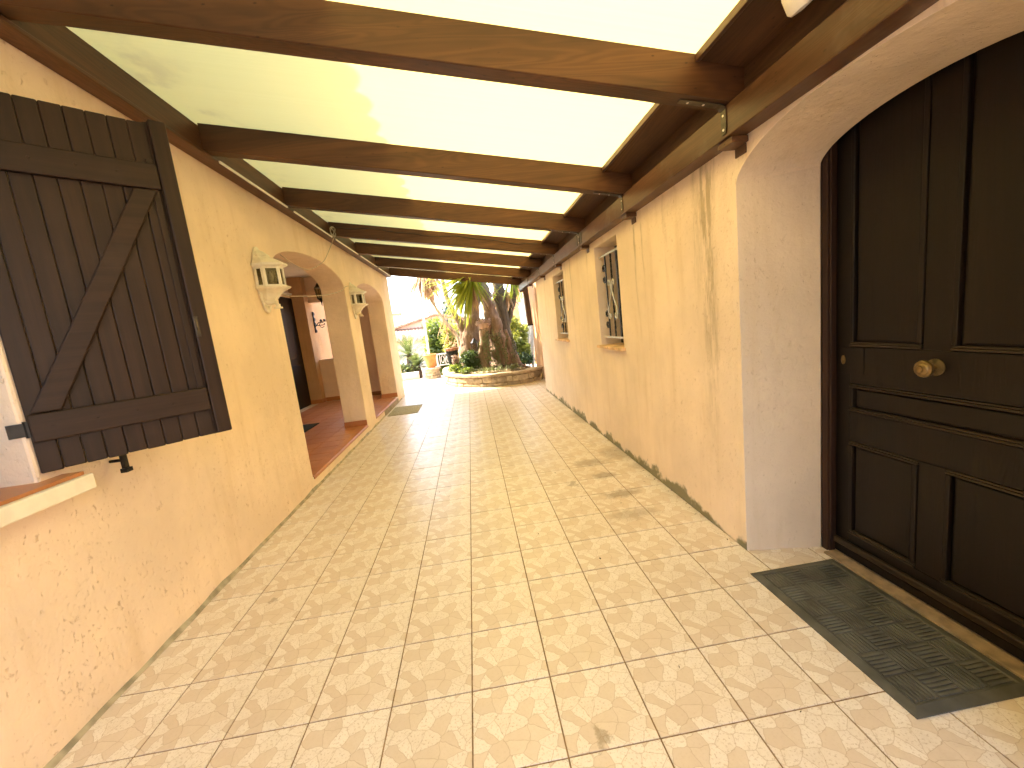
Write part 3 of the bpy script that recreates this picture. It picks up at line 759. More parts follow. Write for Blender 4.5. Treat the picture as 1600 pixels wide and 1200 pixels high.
# white trunking under the ledger
tr = thing('cable_trunking', 'thin white plastic trunking running along the foot of the left ledger', 'trunking', (-1.52, 2.2, 2.93))
for a, b in zip(RY[3:], RY[4:]): B('trunking_length', (-.006, .006, a+.14-2.2, b-.03-2.2, -.006, .010), M_white, tr)
# cables
def cable(name, pts, r, mat, label, cat='cable', n=6):
    bm = bmesh.new(); tube(bm, smooth_path(pts, n), r, 6); return tag(obj(name, bm, mat, smooth=True), label, cat)
cy0 = 4.85
cc = []
for k in range(30):
    a = k*.62; rr = .075+.018*math.sin(k*1.9); cc.append((-1.485+.02*math.sin(k*.9), cy0-.03+rr*math.cos(a)*.8-.02, 2.99+rr*math.sin(a)*.75))
cable('cable_coil', cc, .005, M_cable, 'loose coil of grey cable tucked under the ledger above the first arch', 'cable coil', 3)
cable('hanging_cable', [(-1.50, 4.86, 2.93), (-1.60, 4.80, 2.72), (-1.61, 4.55, 2.56), (-1.63, 4.10, 2.41), (-1.66, 3.8, 2.40), (-1.70, 3.5, 2.48)], .0045, M_cable, 'thin grey cable hanging from the coil into the first arch')
cable('slung_cable', [(-1.56, 2.90, 2.03), (-1.60, 3.2, 2.02), (-1.61, 3.6, 2.045), (-1.61, 4.4, 2.12), (-1.62, 5.2, 2.25), (-1.625, 5.45, 2.33), (-1.625, 5.62, 2.36)], .0045, M_cable, 'thin cable slung across the first arch between the two white lanterns')
cable('rafter_cable', [(x, 4.862, zb(x)+.12+.012*math.sin(x*5.1)+.008*math.sin(x*11)) for x in [-1.45+.12*i for i in range(24)]], .004, M_cable_d, 'dark wire stapled in waves along the face of the fourth rafter', n=3)

# ------------------------------------------------------------------ lamps
def half_ring(w_, d):
    return [(0, -w_), (d*.42, -w_), (d, -w_*.42), (d, w_*.42), (d*.42, w_), (0, w_)]
def half_loft(bm, levels):
    rings = []
    for z, w_, d in levels: rings.append([bm.verts.new((x, y, z)) for x, y in half_ring(w_, d)])
    for a, b in zip(rings, rings[1:]):
        for k in range(5): bm.faces.new((a[k], a[k+1], b[k+1], b[k]))
        bm.faces.new((a[5], a[0], b[0], b[5]))
    bm.faces.new(rings[0][::-1]); bm.faces.new(rings[-1])
def wall_lantern(y, z, label):
    t = thing('wall_lantern', label, 'wall lamp', (XL+.004, y, z), 0, 'white half lanterns on the arcade wall'); t.scale = (1.4, 1.12, 1.04)
    bm = bmesh.new(); n = 28       # oval back plate
    for (s, x) in ((1.0, .0), (1.0, .012), (.90, .020)):
        pass
    rg = []
    for (s, x) in ((1.0, .0), (1.0, .010), (.93, .016), (.88, .016), (.84, .011)):
        rg.append([bm.verts.new((x, .105*s*math.sin(2*PI*k/n)*(1 if math.cos(2*PI*k/n) > -.2 else .92), .275+.285*s*math.cos(2*PI*k/n))) for k in range(n)])
    for a, b in zip(rg, rg[1:]):
        for k in range(n): bm.faces.new((a[k], a[(k+1) % n], b[(k+1) % n], b[k]))
    bm.faces.new(rg[0][::-1]); bm.faces.new(rg[-1]); obj('back_plate', bm, M_white_dirty, t, True, sharp=30)
    bm = bmesh.new(); half_loft(bm, [(.402, .112, .150), (.410, .108, .146), (.425, .098, .130), (.450, .083, .098), (.470, .068, .068), (.478, .072, .072), (.490, .066, .062), (.515, .048, .040), (.530, .020, .022)]); obj('roof', bm, M_white_dirty, t, bevel=.003)
    bm = bmesh.new(); half_loft(bm, [(.370, .100, .136), (.378, .112, .150), (.386, .122, .162), (.400, .124, .165), (.4015, .116, .156)]); obj('cornice', bm, M_white, t, bevel=.002)
    bm = bmesh.new(); half_loft(bm, [(.060, .030, .048), (.066, .046, .070), (.085, .050, .074), (.092, .044, .066), (.120, .060, .084), (.150, .074, .100), (.175, .096, .128), (.186, .112, .150), (.198, .122, .162), (.206, .122, .162), (.208, .102, .140)]); obj('base', bm, M_white_dirty, t, bevel=.002)
    bm = bmesh.new(); box(bm, .05, .095, -.020, .020, .020, .034); box(bm, .06, .085, -.012, .012, .034, .060); obj('finial', bm, M_white_dirty, t, bevel=.002)
    R = half_ring(.098, .133)
    for k in range(5):
        (xa, ya), (xb, yb) = R[k], R[k+1]; d = Vector((xb-xa, yb-ya, 0)); nrm = Vector((d.y, -d.x, 0)).normalized()
        bm = bmesh.new(); v = [bm.verts.new(Vector((xa, ya, 0))+d*f-nrm*.004+Vector((0, 0, zz))) for f, zz in ((.05, .210), (.95, .210), (.95, .369), (.05, .369))]
        u_ = [bm.verts.new(q.co-nrm*.002) for q in v]; bm.faces.new(v); bm.faces.new(u_[::-1])
        for i in range(4): bm.faces.new((v[i], v[(i+1) % 4], u_[(i+1) % 4], u_[i]))
        obj('pane', bm, M_glass, t)
        L = d.length; Mx = Matrix.Translation((xa, ya, 0)) @ Matrix(((d.x/L, nrm.x, 0, 0), (d.y/L, nrm.y, 0, 0), (0, 0, 1, 0), (0, 0, 0, 1)))
        bm = bmesh.new()
        for dims in ((.0, .014, -.007, .002, .208, .370), (L-.014, L, -.007, .002, .208, .370), (.0145, L-.0145, -.006, .0015, .2085, .222), (.0145, L-.0145, -.006, .0015, .358, .3695)): box(bm, *dims, M=Mx)
        obj('pane_frame', bm, M_white, t)
    bm = bmesh.new(); lathe(bm, [(.012, .205), (.012, .255), (.009, .258)], 10, Matrix.Translation((.062, 0, 0))); obj('lamp_holder', bm, M_white, t, True)
    bm = bmesh.new(); lathe(bm, [(.010, .26), (.018, .285), (.017, .305), (.008, .335), (.002, .35)], 12, Matrix.Translation((.062, 0, 0))); obj('bulb', bm, M_white, t, True)
    return t
wall_lantern(2.83, 1.845, 'white half lantern with glass panes on the wall between shutter and first arch')
wall_lantern(5.775, 1.855, 'white half lantern with glass panes on the pillar between the two arches')
def coach_lantern(name, base, s, label, drop):
    t = thing(name, label, 'lantern', base)
    def hexloft(bm, lv, n=6):
        lathe(bm, [(r*s, z*s) for r, z in lv], n)
    bm = bmesh.new(); hexloft(bm, [(.02, .40), (.05, .36), (.085, .31), (.11, .29), (.105, .28)]); tube(bm, [(0, 0, .40*s), (0, 0, .40*s+drop)], .006*s, 6); obj('roof', bm, M_iron, t)
    bm = bmesh.new(); hexloft(bm, [(.002, -.10), (.010, -.08), (.012, -.03), (.022, .0), (.05, .03), (.07, .05), (.072, .06)]); obj('base', bm, M_iron, t)
    for k in range(6):
        a, b = 2*PI*k/6, 2*PI*(k+1)/6
        bm = bmesh.new(); v = [bm.verts.new((r*s*math.cos(q), r*s*math.sin(q), z*s)) for r, z, q in ((.066, .062, a), (.066, .062, b), (.097, .279, b), (.097, .279, a))]; bm.faces.new(v); obj('pane', bm, M_glass, t)
        bm = bmesh.new(); tube(bm, [(.07*s*math.cos(a), .07*s*math.sin(a), .055*s), (.102*s*math.cos(a), .102*s*math.sin(a), .285*s)], .006*s, 5); obj('bar', bm, M_iron, t)
    return t
p_l = at(500, 458, 8.0)
coach_lantern('coach_lantern', (p_l.x, p_l.y, p_l.z-.17), 1.0, 'black hexagonal lantern hanging from the porch ceiling', 3.08-(p_l.z-.17)-.40)
# iron flower-pot arm on the porch wall
bm = bmesh.new(); x0 = -3.49; y0 = 9.16
box(bm, x0-.01, x0+.012, y0-.02, y0+.02, 1.80, 2.30)
for z in (1.84, 2.0, 2.12, 2.25): lathe(bm, [(.03, -.012), (.045, 0), (.03, .012)], 8, Matrix.Translation((x0+.02, y0, z)) @ RX)
tube(bm, smooth_path([(x0, y0, 1.92), (x0+.10, y0, 2.03), (x0+.22, y0, 2.05), (x0+.34, y0, 2.06)], 5), .010, 6)
tube(bm, smooth_path([(x0+.04, y0, 1.97)]+[(x0+.17+.06*math.cos(a*.8), y0, 1.97+.06*math.sin(a*.8)) for a in range(8)], 2), .008, 6)
for dxx in (.16, .24): lathe(bm, [(.004, 0), (.03, .02), (.03, .04), (.004, .06)], 8, Matrix.Translation((x0+dxx, y0, 2.05)))
tag(obj('iron_wall_arm', bm, M_iron), 'black wrought iron scroll arm fixed to the sunlit porch wall', 'wall bracket')
# floodlight above the entrance
fz = thing('twin_floodlight', 'white twin-head floodlight fixed above the right beam at the top edge', 'light', (1.50, .25, 2.545))
for k, dy in enumerate((-.045, .06)):
    bm = bmesh.new(); lathe(bm, [(.012, .06), (.03, .04), (.042, .0), (.044, -.05), (.036, -.062), (.01, -.066)], 16, Matrix.Translation((-.02-.02*k, dy, -.02)) @ Matrix.Rotation(-.5, 4, 'Y')); obj('lamp_head', bm, M_white, fz, True)
bm = bmesh.new(); box(bm, .02, .115, -.07, .09, -.01, .05); obj('mounting', bm, M_white, fz, bevel=.01)

# ------------------------------------------------------------------ mats
dm = thing('rubber_doormat', 'grey ribbed rubber doormat in front of the arched dark door', 'doormat', (1.765, .305, .0015))
mw, ml = .485, .835
bm = bmesh.new(); 
rg = []
for (s, z) in ((0, .0), (0, .004), (.035, .012), (.040, .009)):
    rg.append([bm.verts.new((sx*(mw/2-s), sy*(ml/2-s), z)) for sx, sy in ((-1, -1), (1, -1), (1, 1), (-1, 1))])
for a, b in zip(rg, rg[1:]):
    for k in range(4): bm.faces.new((a[k], a[(k+1) % 4], b[(k+1) % 4], b[k]))
bm.faces.new(rg[-1]); bm.faces.new(rg[0][::-1]); obj('mat_body', bm, M_rubber, dm)
bm = bmesh.new(); c = .100; nx, ny = 4, 7; ox, oy = -nx*c/2, -(ny*.1075)/2; cyy = .1075
for i in range(nx):
    for j in range(ny):
        for k in range(6):
            x0, y0 = ox+i*c, oy+j*cyy
            if (i+j) % 2: box(bm, x0+.004, x0+c-.004, y0+.004+k*(cyy-.004)/6, y0+.004+k*(cyy-.004)/6+.0095, .0085, .0135)
            else: box(bm, x0+.004+k*(c-.004)/6, x0+.004+k*(c-.004)/6+.009, y0+.004, y0+cyy-.004, .0085, .0135)
tag(obj('rib_pattern', bm, M_rubber_r, dm), kind='stuff')
tag(B('woven_mat', (-1.585, -1.01, 6.66, 7.53, .001, .012), M_mat_g, bevel=.004), 'flat beige mat lying on the tiles by the step of the second arch', 'doormat')
tag(B('porch_doormat', (-3.35, -2.64, 5.0, 6.14, .1385, .152), M_mat_d, bevel=.004), 'dark doormat lying on the terracotta porch floor', 'doormat')

# ------------------------------------------------------------------ leaning plank by the end of the right wall
bm = bmesh.new()
pts = [(1.665, 7.36, .0), (1.80, 7.36, .0), (1.70, 7.33, 1.20), (1.667, 7.33, 1.20)]
a = [bm.verts.new(p) for p in pts]; b = [bm.verts.new((x, y+.03, z)) for x, y, z in pts]
bm.faces.new(a); bm.faces.new(b[::-1])
for k in range(4): bm.faces.new((a[k], a[(k+1) % 4], b[(k+1) % 4], b[k]))
tag(obj('leaning_board', bm, M_post), 'dark tapering board standing in the gap past the right wall', 'board')

# ------------------------------------------------------------------ vegetation helpers
def blade(bm, base, d, up, L, wd, droop, seg=5, fold=.25):
    """one sword leaf: starts along d, bends down by gravity"""
    d = Vector(d).normalized(); p = Vector(base); side = d.cross(Vector((0, 0, 1)))
    side = side.normalized() if side.length > 1e-3 else Vector((1, 0, 0))
    rows = []
    for k in range(seg+1):
        t = k/seg; wv = wd*(.55+.9*t if t < .45 else (1-t)/.55)*.5
        n = side.cross(d)
        rows.append((bm.verts.new(p-side*wv+n*wv*fold), bm.verts.new(p), bm.verts.new(p+side*wv+n*wv*fold)) if k < seg else (bm.verts.new(p),))
        d = (d+Vector((0, 0, -droop/seg*(.4+t)))).normalized(); p = p+d*(L/seg)
    for a, b in zip(rows, rows[1:]):
        if len(b) == 3:
            bm.faces.new((a[0], a[1], b[1], b[0])); bm.faces.new((a[1], a[2], b[2], b[1]))
        else:
            bm.faces.new((a[0], a[1], b[0])); bm.faces.new((a[1], a[2], b[0]))
def rosette(bm, c, n, L, wd, rng, lo=-.5, hi=1.3, droop=.8, az=None):
    for k in range(n):
        a = rng.uniform(0, 2*PI) if az is None else rng.uniform(*az); e = rng.uniform(lo, hi)
        d = Vector((math.cos(a)*math.cos(e), math.sin(a)*math.cos(e), math.sin(e)))
        blade(bm, Vector(c)+d*.06, d, None, L*rng.uniform(.7, 1.1), wd*rng.uniform(.8, 1.2), droop*rng.uniform(.5, 1.4))
def foliage(bm, c, r, n, size, rng, shell=.55, asp=1.6, flat=None):
    """n little pointed leaves spread in an uneven ellipsoid"""
    c = Vector(c); off = Vector((rng.uniform(0, 50), rng.uniform(0, 50), 0))
    for _ in range(n):
        d = Vector((rng.gauss(0, 1), rng.gauss(0, 1), rng.gauss(0, 1))).normalized()
        rad = (rng.uniform(shell, 1.0))*(1+.38*noise.noise(d*2.2+off))
        p = c+Vector((d.x*r[0], d.y*r[1], d.z*r[2]))*rad
        if flat is not None and p.z < flat: p.z = flat+rng.uniform(0, .05)
        s = size*rng.uniform(.6, 1.35); u_ = Vector((rng.gauss(0, 1), rng.gauss(0, 1), rng.gauss(0, .7)))+d*.8
        u_.normalize(); v_ = u_.cross(Vector((rng.gauss(0, 1), rng.gauss(0, 1), rng.gauss(0, 1)))).normalized()
        a, b, cc_, e = p-u_*s*asp*.5, p+v_*s*.4, p+u_*s*asp*.5, p-v_*s*.4
        bm.faces.new([bm.verts.new(q) for q in (a, b, cc_, e)])
def frond(bm, base, d, L, rng, droop=.9, lw=.025, ll=.16, pairs=16):
    d = Vector(d).normalized(); p = Vector(base); pts = []
    for k in range(pairs+1):
        pts.append((p.copy(), d.copy())); d = (d+Vector((0, 0, -droop/pairs*(.3+1.2*k/pairs)))).normalized(); p = p+d*(L/pairs)
    for k in range(2, pairs+1):
        q, dd = pts[k]; side = dd.cross(Vector((0, 0, 1)))
        if side.length < 1e-3: continue
        side.normalize(); f = math.sin(PI*min(1, .12+.88*k/pairs))**.6
        for s in (-1, 1):
            tip = q+(side*s*.86+dd*.55+Vector((0, 0, .18)))*ll*f
            e = dd*lw*.5; bm.faces.new([bm.verts.new(x) for x in (q-e, q+e, tip)])
    for (a, _), (b, d2) in zip(pts, pts[1:]):
        s = d2.cross(Vector((0, 0, 1)))
        s = (s.normalized() if s.length > 1e-3 else Vector((1, 0, 0)))*.008
        bm.faces.new([bm.verts.new(x) for x in (a-s, a+s, b+s, b-s)])

# ------------------------------------------------------------------ planter
pl = thing('stone_planter', 'curved low rubble stone planter full of plants at the end of the passage', 'planter', (.6, 9.6, 0))
def lp_(o):
    o.parent = pl; o.matrix_parent_inverse = Matrix.Translation(pl.location).inverted(); return o
curve = smooth_path([(-.62, 12.6, 0), (-.76, 11.7, 0), (-.70, 10.6, 0), (-.58, 10.05, 0), (-.28, 9.35, 0), (.26, 8.78, 0), (.85, 8.54, 0), (1.40, 8.58, 0), (1.90, 8.98, 0)], 16)
cl = [0]
for a, b in zip(curve, curve[1:]): cl.append(cl[-1]+(b-a).length)
def on_curve(s):
    s = max(0, min(cl[-1]-1e-4, s))
    for i in range(len(cl)-1):
        if cl[i+1] >= s:
            t = (s-cl[i])/(cl[i+1]-cl[i]); d = (curve[i+1]-curve[i]).normalized(); return curve[i].lerp(curve[i+1], t), d
inward = lambda d: Vector((-d.y, d.x, 0))
bm = bmesh.new(); prev = None      # mortar core
for k in range(81):
    p, d = on_curve(cl[-1]*k/80); nn = inward(d)
    cur = [bm.verts.new(p+nn*o_+Vector((0, 0, z))) for o_, z in ((.018, -.03), (.018, .315), (.20, .315), (.20, -.03))]
    if prev:
        for q in range(4): bm.faces.new((prev[q], cur[q], cur[(q+1) % 4], prev[(q+1) % 4]))
    else: first = cur
    prev = cur
bm.faces.new(first); bm.faces.new(prev[::-1]); lp_(obj('mortar_core', bm, M_mortar_d))
rng = random.Random(3)
def stone(name, s0, s1, z0, z1, o0, o1, mat):
    bm = bmesh.new(); n = 3; rings = []
    ch = min(.018, (z1-z0)*.2)
    for k in range(n+1):
        s = s0+(s1-s0)*k/n; p, d = on_curve(s); nn = inward(d); e = ch if k in (0, n) else 0
        j = lambda a: rng.uniform(-a, a)
        rings.append([bm.verts.new(p+nn*oo+Vector((0, 0, zz))) for oo, zz in ((o1, z0+e*.4), (o0+.008+e*.5, z0+e*.6+j(.004)), (o0+e*.6+j(.006), z0+ch+j(.006)), (o0+e*.6+j(.006), z1-ch+j(.006)), (o0+.008+e*.5, z1-e*.6+j(.004)), (o1, z1-e*.4))])
    for a, b in zip(rings, rings[1:]):
        for q in range(6): bm.faces.new((a[q], b[q], b[(q+1) % 6], a[(q+1) % 6]))
    bm.faces.new(rings[0][::-1]); bm.faces.new(rings[-1])
    lp_(obj(name, bm, mat, smooth=True, sharp=35))
s = .8
for (z0, z1) in ((.004, .105), (.115, .255)):
    s = .8+rng.uniform(0, .2)
    while s < cl[-1]-.06:
        L = rng.uniform(.12, .34) if rng.random() < .8 else .42
        e = min(cl[-1], s+L); dz = rng.uniform(-.012, .012)
        stone('stone', s+.008, e-.008, z0+.003+ (dz if z0 > .1 else 0), z1-.006+dz, rng.uniform(-.018, .008), .10, rng.choice(M_stone)); s = e
s = .5
while s < cl[-1]-.1:
    e = min(cl[-1], s+rng.uniform(.35, .6))
    stone('cap_stone', s+.003, e-.003, .268+rng.uniform(-.004, .004), .335+rng.uniform(-.006, .008), -.035, .24, rng.choice(M_stone[:3])); s = e
bm = bmesh.new(); fan = []
ring = [on_curve(cl[-1]*k/60) for k in range(61)]
top = [p+inward(d)*.19 for p, d in ring]
cen = Vector((.8, 11.0, .42)); rows = []
for f in (1.0, .7, .4):
    rows.append([bm.verts.new(cen+(Vector((p.x, p.y, .28))-cen)*f+Vector((0, 0, .12*(1-f)+.05*noise.noise(p*2+Vector((f*9, 0, 0)))))) for p in top])
cv = bm.verts.new(cen+Vector((0, 0, .05)))
for a, b in zip(rows, rows[1:]):
    for k in range(60): bm.faces.new((a[k], a[k+1], b[k+1], b[k]))
for k in range(60): bm.faces.new((rows[-1][k], rows[-1][k+1], cv))
for r_ in (0, 1):
    bm.faces.new((rows[r_][60], rows[r_][0], rows[r_+1][0], rows[r_+1][60])) if True else None
bm.faces.new((rows[2][60], rows[2][0], cv))
lp_(obj('soil', bm, M_earth, smooth=True))
hz = [on_curve(cl[-1]*k/30) for k in range(9, 30)]
cable('garden_hose', [(p.x+d.y*.05, p.y-d.x*.05, .014) for p, d in hz]+[(1.80, 8.78, .10), (1.86, 8.84, .20)], .012, M_hose, 'pale garden hose lying along the foot of the stone planter', 'hose', 3)
# small stones and succulents along the planter's front edge
bm = bmesh.new()
for k in range(170):
    s_ = rng.uniform(.40, .93)*cl[-1]; p, d = on_curve(s_); q = p+inward(d)*rng.uniform(.25, .55); r_ = rng.uniform(.018, .048)
    bmesh.ops.create_icosphere(bm, subdivisions=1, radius=r_, matrix=Matrix.Translation((q.x, q.y, .33+r_*.4)) @ Matrix.Diagonal((1.2, 1, .75, 1)))
tag(obj('planter_pebbles', bm, M_stone[2], smooth=True), 'loose pebbles along the front edge of the planter bed', 'pebbles', kind='stuff')
bm = bmesh.new()
for k in range(75):
    s_ = rng.uniform(.36, .93)*cl[-1]; p, d = on_curve(s_); q = p+inward(d)*rng.uniform(.26, .62)
    rosette(bm, (q.x, q.y, .34), 9, rng.uniform(.07, .13), .035, rng, .1, 1.3, .3)
tag(obj('planter_succulents', bm, M_vine), 'low grey-green succulents edging the planter bed', 'ground cover', kind='stuff')

# ------------------------------------------------------------------ trees in the planter
def trunk(bm, pts, rad, n=6, seg=14, jit=.22, flare=0):
    P = smooth_path(pts, n); R = lerp_list(rad, n); tube(bm, P, R, seg, True, jit)
def tree(name, label, base, limbs, mat, crowns, leafm, group=None, extra=None):
    t = thing(name, label, 'tree', base, 0, group)
    b = Vector(base); bm = bmesh.new()
    for pts, rad in limbs: trunk(bm, [Vector(p)-b for p in pts], rad)
    obj('trunk', bm, mat, t, True, sharp=60)
    bm = bmesh.new()
    for kw in crowns:
        k2 = dict(kw); k2['c'] = Vector(k2['c'])-b; rosette(bm, rng=rng, **k2)
    obj('crown', bm, leafm, t)
    return t
A = lambda px, py, Y: at(px, py, Y)
YA = 10.1
tA = tree('yucca_tree', 'thick flared yucca trunk draped with pale vine in the front of the planter', (A(787, 580, YA).x, YA, .25),
     [([A(790, 600, YA), A(788, 580, YA), A(783, 556, YA), A(777, 530, YA), A(774, 510, YA), A(768, 492, YA), A(760, 465, YA), A(752, 440, YA), A(745, 405, YA+.1), A(742, 360, YA+.2)], [.60, .42, .30, .25, .22, .18, .155, .145, .13, .11]),
      ([A(758, 590, YA-.3), A(757, 572, YA-.28), A(757, 548, YA-.25), A(758, 520, YA-.22), A(760, 508, YA-.2)], [.17, .155, .145, .14, .135]),
      ([A(815, 592, YA-.1), A(806, 570, YA-.1), A(797, 545, YA), A(789, 515, YA)], [.26, .18, .12, .06])], M_bark,
     [dict(c=A(741, 345, YA+.2), n=120, L=1.05, wd=.075, lo=-.9, hi=1.4, droop=.9)], M_yucca)
YB = 10.9
tB = tree('yucca_tree', 'dark shaggy yucca trunk behind the flared one, with spiky leaves', (A(806, 575, YB).x, YB, .3),
     [([A(808, 590, YB), A(805, 572, YB), A(797, 545, YB), A(790, 515, YB), A(785, 490, YB), A(780, 462, YB), A(778, 438, YB), A(777, 400, YB), A(779, 360, YB)], [.32, .24, .19, .17, .165, .19, .185, .16, .13]),
      ([A(791, 512, YB), A(797, 492, YB), A(803, 468, YB), A(806, 440, YB), A(810, 405, YB)], [.10, .075, .07, .065, .05])], M_bark_d,
     [dict(c=A(779, 350, YB), n=90, L=1.0, wd=.08, lo=-.9, hi=1.4, droop=.8), dict(c=A(811, 398, YB), n=60, L=.75, wd=.07, lo=-1.2, hi=1.3, droop=.8),
      dict(c=A(800, 432, YB-.2), n=30, L=.8, wd=.07, lo=-1.3, hi=.4, droop=.5), dict(c=A(776, 462, YB-.15), n=14, L=.9, wd=.07, lo=-.7, hi=.2, droop=.25)], M_yucca)
YD = 10.7
tD = tree('yucca_tree', 'forked grey-brown yucca trunk at the left of the planter with drooping bright leaves', (A(735, 572, YD).x, YD, .3),
     [([A(736, 592, YD), A(735, 575, YD), A(734, 545, YD), A(735, 520, YD), A(738, 498, YD), A(741, 470, YD), A(744, 440, YD), A(745, 400, YD), A(744, 340, YD)], [.40, .32, .285, .26, .21, .17, .15, .14, .12]),
      ([A(728, 540, YD), A(724, 518, YD), A(718, 503, YD), A(708, 488, YD), A(698, 465, YD+.2), A(690, 430, YD+.3)], [.16, .12, .10, .08, .065, .05])], M_bark,
     [dict(c=A(738, 434, YD-1.0), n=150, L=1.25, wd=.075, lo=-1.25, hi=.1, droop=.55, az=(PI*.62, PI*1.42)), dict(c=A(735, 428, YD-1.0), n=70, L=1.05, wd=.075, lo=-1.2, hi=.2, droop=.5),
      dict(c=A(744, 330, YD), n=80, L=1.0, wd=.08, lo=-.9, hi=1.4, droop=.8), dict(c=A(690, 420, YD+.3), n=40, L=.8, wd=.07, lo=-.4, hi=1.4, droop=.7)], M_yucca)
bm = bmesh.new(); b0 = Vector((A(744, 440, YD).x, YD, .3))
trunk(bm, [A(744, 441, YD)-Vector(tD.location), A(742, 436, YD-.5)-Vector(tD.location), A(738, 434, YD-1.0)-Vector(tD.location)], [.12, .10, .08]); obj('side_limb', bm, M_bark, tD, True)
bm = bmesh.new()
for c_, n_ in ((A(738, 440, YD-.9), 26), (A(790, 452, YB+.3), 40)): rosette(bm, Vector(c_)-Vector(tD.location), n_, .9, .05, rng, -1.5, -.7, .3)
obj('dead_leaves', bm, M_dry, tD)
# leaning dry palm farther left
YE = 12.3
tE = tree('leaning_dry_palm', 'slender leaning palm with brown dead fronds left of the yuccas', (A(722, 560, YE).x, YE, .2),
     [([A(722, 575, YE), A(716, 530, YE), A(700, 508, YE), A(684, 486, YE), A(671, 462, YE), A(664, 435, YE), A(660, 405, YE)], [.07, .06, .05, .05, .055, .06, .06])], M_bark_p,
     [dict(c=A(661, 420, YE), n=150, L=1.25, wd=.05, lo=-1.5, hi=-.5, droop=.35), dict(c=A(672, 425, YE), n=60, L=1.1, wd=.05, lo=-1.5, hi=-.3, droop=.5)], M_dry)
bm = bmesh.new(); rosette(bm, A(660, 398, YE)-Vector(tE.location), 70, 1.3, .05, rng, -.6, 1.4, .8); obj('green_fronds', bm, M_yucca, tE)
bm = bmesh.new()
for k in range(26):
    f = rng.uniform(0, 1); p = A(716, 530, YE).lerp(A(690, 495, YE), f)-Vector(tE.location)
    blade(bm, p, (rng.uniform(-.6, .9), rng.uniform(-.5, .5), rng.uniform(-1, .2)), None, rng.uniform(.4, .8), .035, .6)
obj('hanging_dry_leaves', bm, M_dry, tE)
# vine draping the front trunk
bm = bmesh.new()
for k in range(26):
    x, y = rng.uniform(752, 800), rng.uniform(512, 530); p = A(x, y, YA-.44+abs(x-772)*.006); pts = [p]
    for q in range(rng.randint(5, 10)):
        p = p+Vector((rng.uniform(-.045, .045), rng.uniform(-.03, .01), -rng.uniform(.08, .13))); pts.append(p)
    tube(bm, smooth_path(pts, 2), .006, 4, False)
    for q in pts:
        for _ in range(4):
            u_ = Vector((rng.uniform(-1, 1), rng.uniform(-1, .2), rng.uniform(-1, .3))).normalized()*rng.uniform(.03, .06); v_ = u_.cross(Vector((0, 1, .3))).normalized()*.014
            bm.faces.new([bm.verts.new(q+z) for z in (Vector(), u_*.5+v_, u_, u_*.5-v_)])
tag(obj('trailing_vine', bm, M_vine), 'pale trailing vine hanging down the flared yucca trunk', 'vine')
# pots on the trunks
def pot(name, c, r, h, label, mat, rim=None, plant=None, pn=60, ps=.05):
    t = thing(name, label, 'pot', c); bm = bmesh.new()
    lathe(bm, [(r*.62, 0), (r*.70, h*.1), (r*.88, h*.6), (r*.95, h*.86), (r*.86, h*.86), (r*.8, h*.8)], 20); obj('pot_body', bm, mat, t, True, sharp=30)
    bm = bmesh.new(); lathe(bm, [(r*.96, h*.84), (r*1.08, h*.86), (r*1.10, h*.97), (r*1.03, h), (r*.92, h), (r*.88, h*.88)], 20); obj('rim', bm, rim or mat, t, True, sharp=30)
    bm = bmesh.new(); lathe(bm, [(r*.85, h*.86), (r*.8, h*.9)], 16); obj('soil', bm, M_earth, t)
    if plant:
        bm = bmesh.new(); foliage(bm, (0, 0, h*1.1), (r*1.3, r*1.3, r*.8), pn, ps, rng); obj('plant', bm, plant, t)
    return t
pp1 = A(709, 571, 10.3)
pot('plant_pot', (pp1.x, 10.3, pp1.z), .18, .50, 'tall dark pot with terracotta rim left of the forked yucca', M_mat_d, M_pot_d, M_dry, 60, .05)
pp2 = A(757, 514, 9.85)
pot('plant_pot', (pp2.x, 9.85, pp2.z), .17, .15, 'pale small pot set on the stump among the trunks', M_pot_p, M_pot_p, M_pink, 120, .07)
pl_ = A(744, 556, 9.75)
coach_lantern('garden_lantern', (pl_.x, 9.75, pl_.z+.05), 1.05, 'black lantern leaning on the trunks in the planter', .05)
# shrubs of the planter
def shrub(name, label, blobs, mat, stems=4, cat='shrub', group=None, base=None):
    c = Vector(blobs[0][0]); b = base or Vector((c.x, c.y, .28)); t = thing(name, label, cat, b, 0, group)
    bm = bmesh.new()
    for (cc_, r_, n_, s_) in blobs: foliage(bm, Vector(cc_)-b, r_, n_, s_, rng, .35, 1.7, 0.0)
    obj('foliage', bm, mat, t)
    bm = bmesh.new()
    for k in range(stems):
        e = Vector(blobs[k % len(blobs)][0])-b+Vector((rng.uniform(-.1, .1), rng.uniform(-.1, .1), 0)); tube(bm, smooth_path([(rng.uniform(-.05, .05), rng.uniform(-.05, .05), -.05), e*.5+Vector((rng.uniform(-.05, .05), 0, 0)), e], 3), .014, 5)
    obj('stem', bm, M_bark_d, t)
    return t
shrub('round_shrub', 'round dark green shrub in front of the forked yucca', [(A(733, 560, 9.7), (.27, .25, .24), 700, .055), (A(738, 570, 9.6), (.26, .2, .15), 350, .05)], M_bush)
shrub('low_shrub', 'low bright green plant at the left rim of the planter', [(A(714, 575, 9.95), (.30, .3, .13), 420, .05), (A(728, 579, 9.4), (.22, .15, .09), 260, .04)], M_hedge)
shrub('pink_plant', 'small pale pink plant below the tall dark pot', [(A(712, 563, 10.0), (.12, .1, .16), 160, .05)], M_pink)
shrub('dark_shrub', 'low dark shrub at the right of the planter below the lime bush', [(A(817, 563, 10.6), (.42, .35, .22), 800, .06), (A(806, 568, 10.5), (.25, .25, .14), 300, .05)], M_bush)
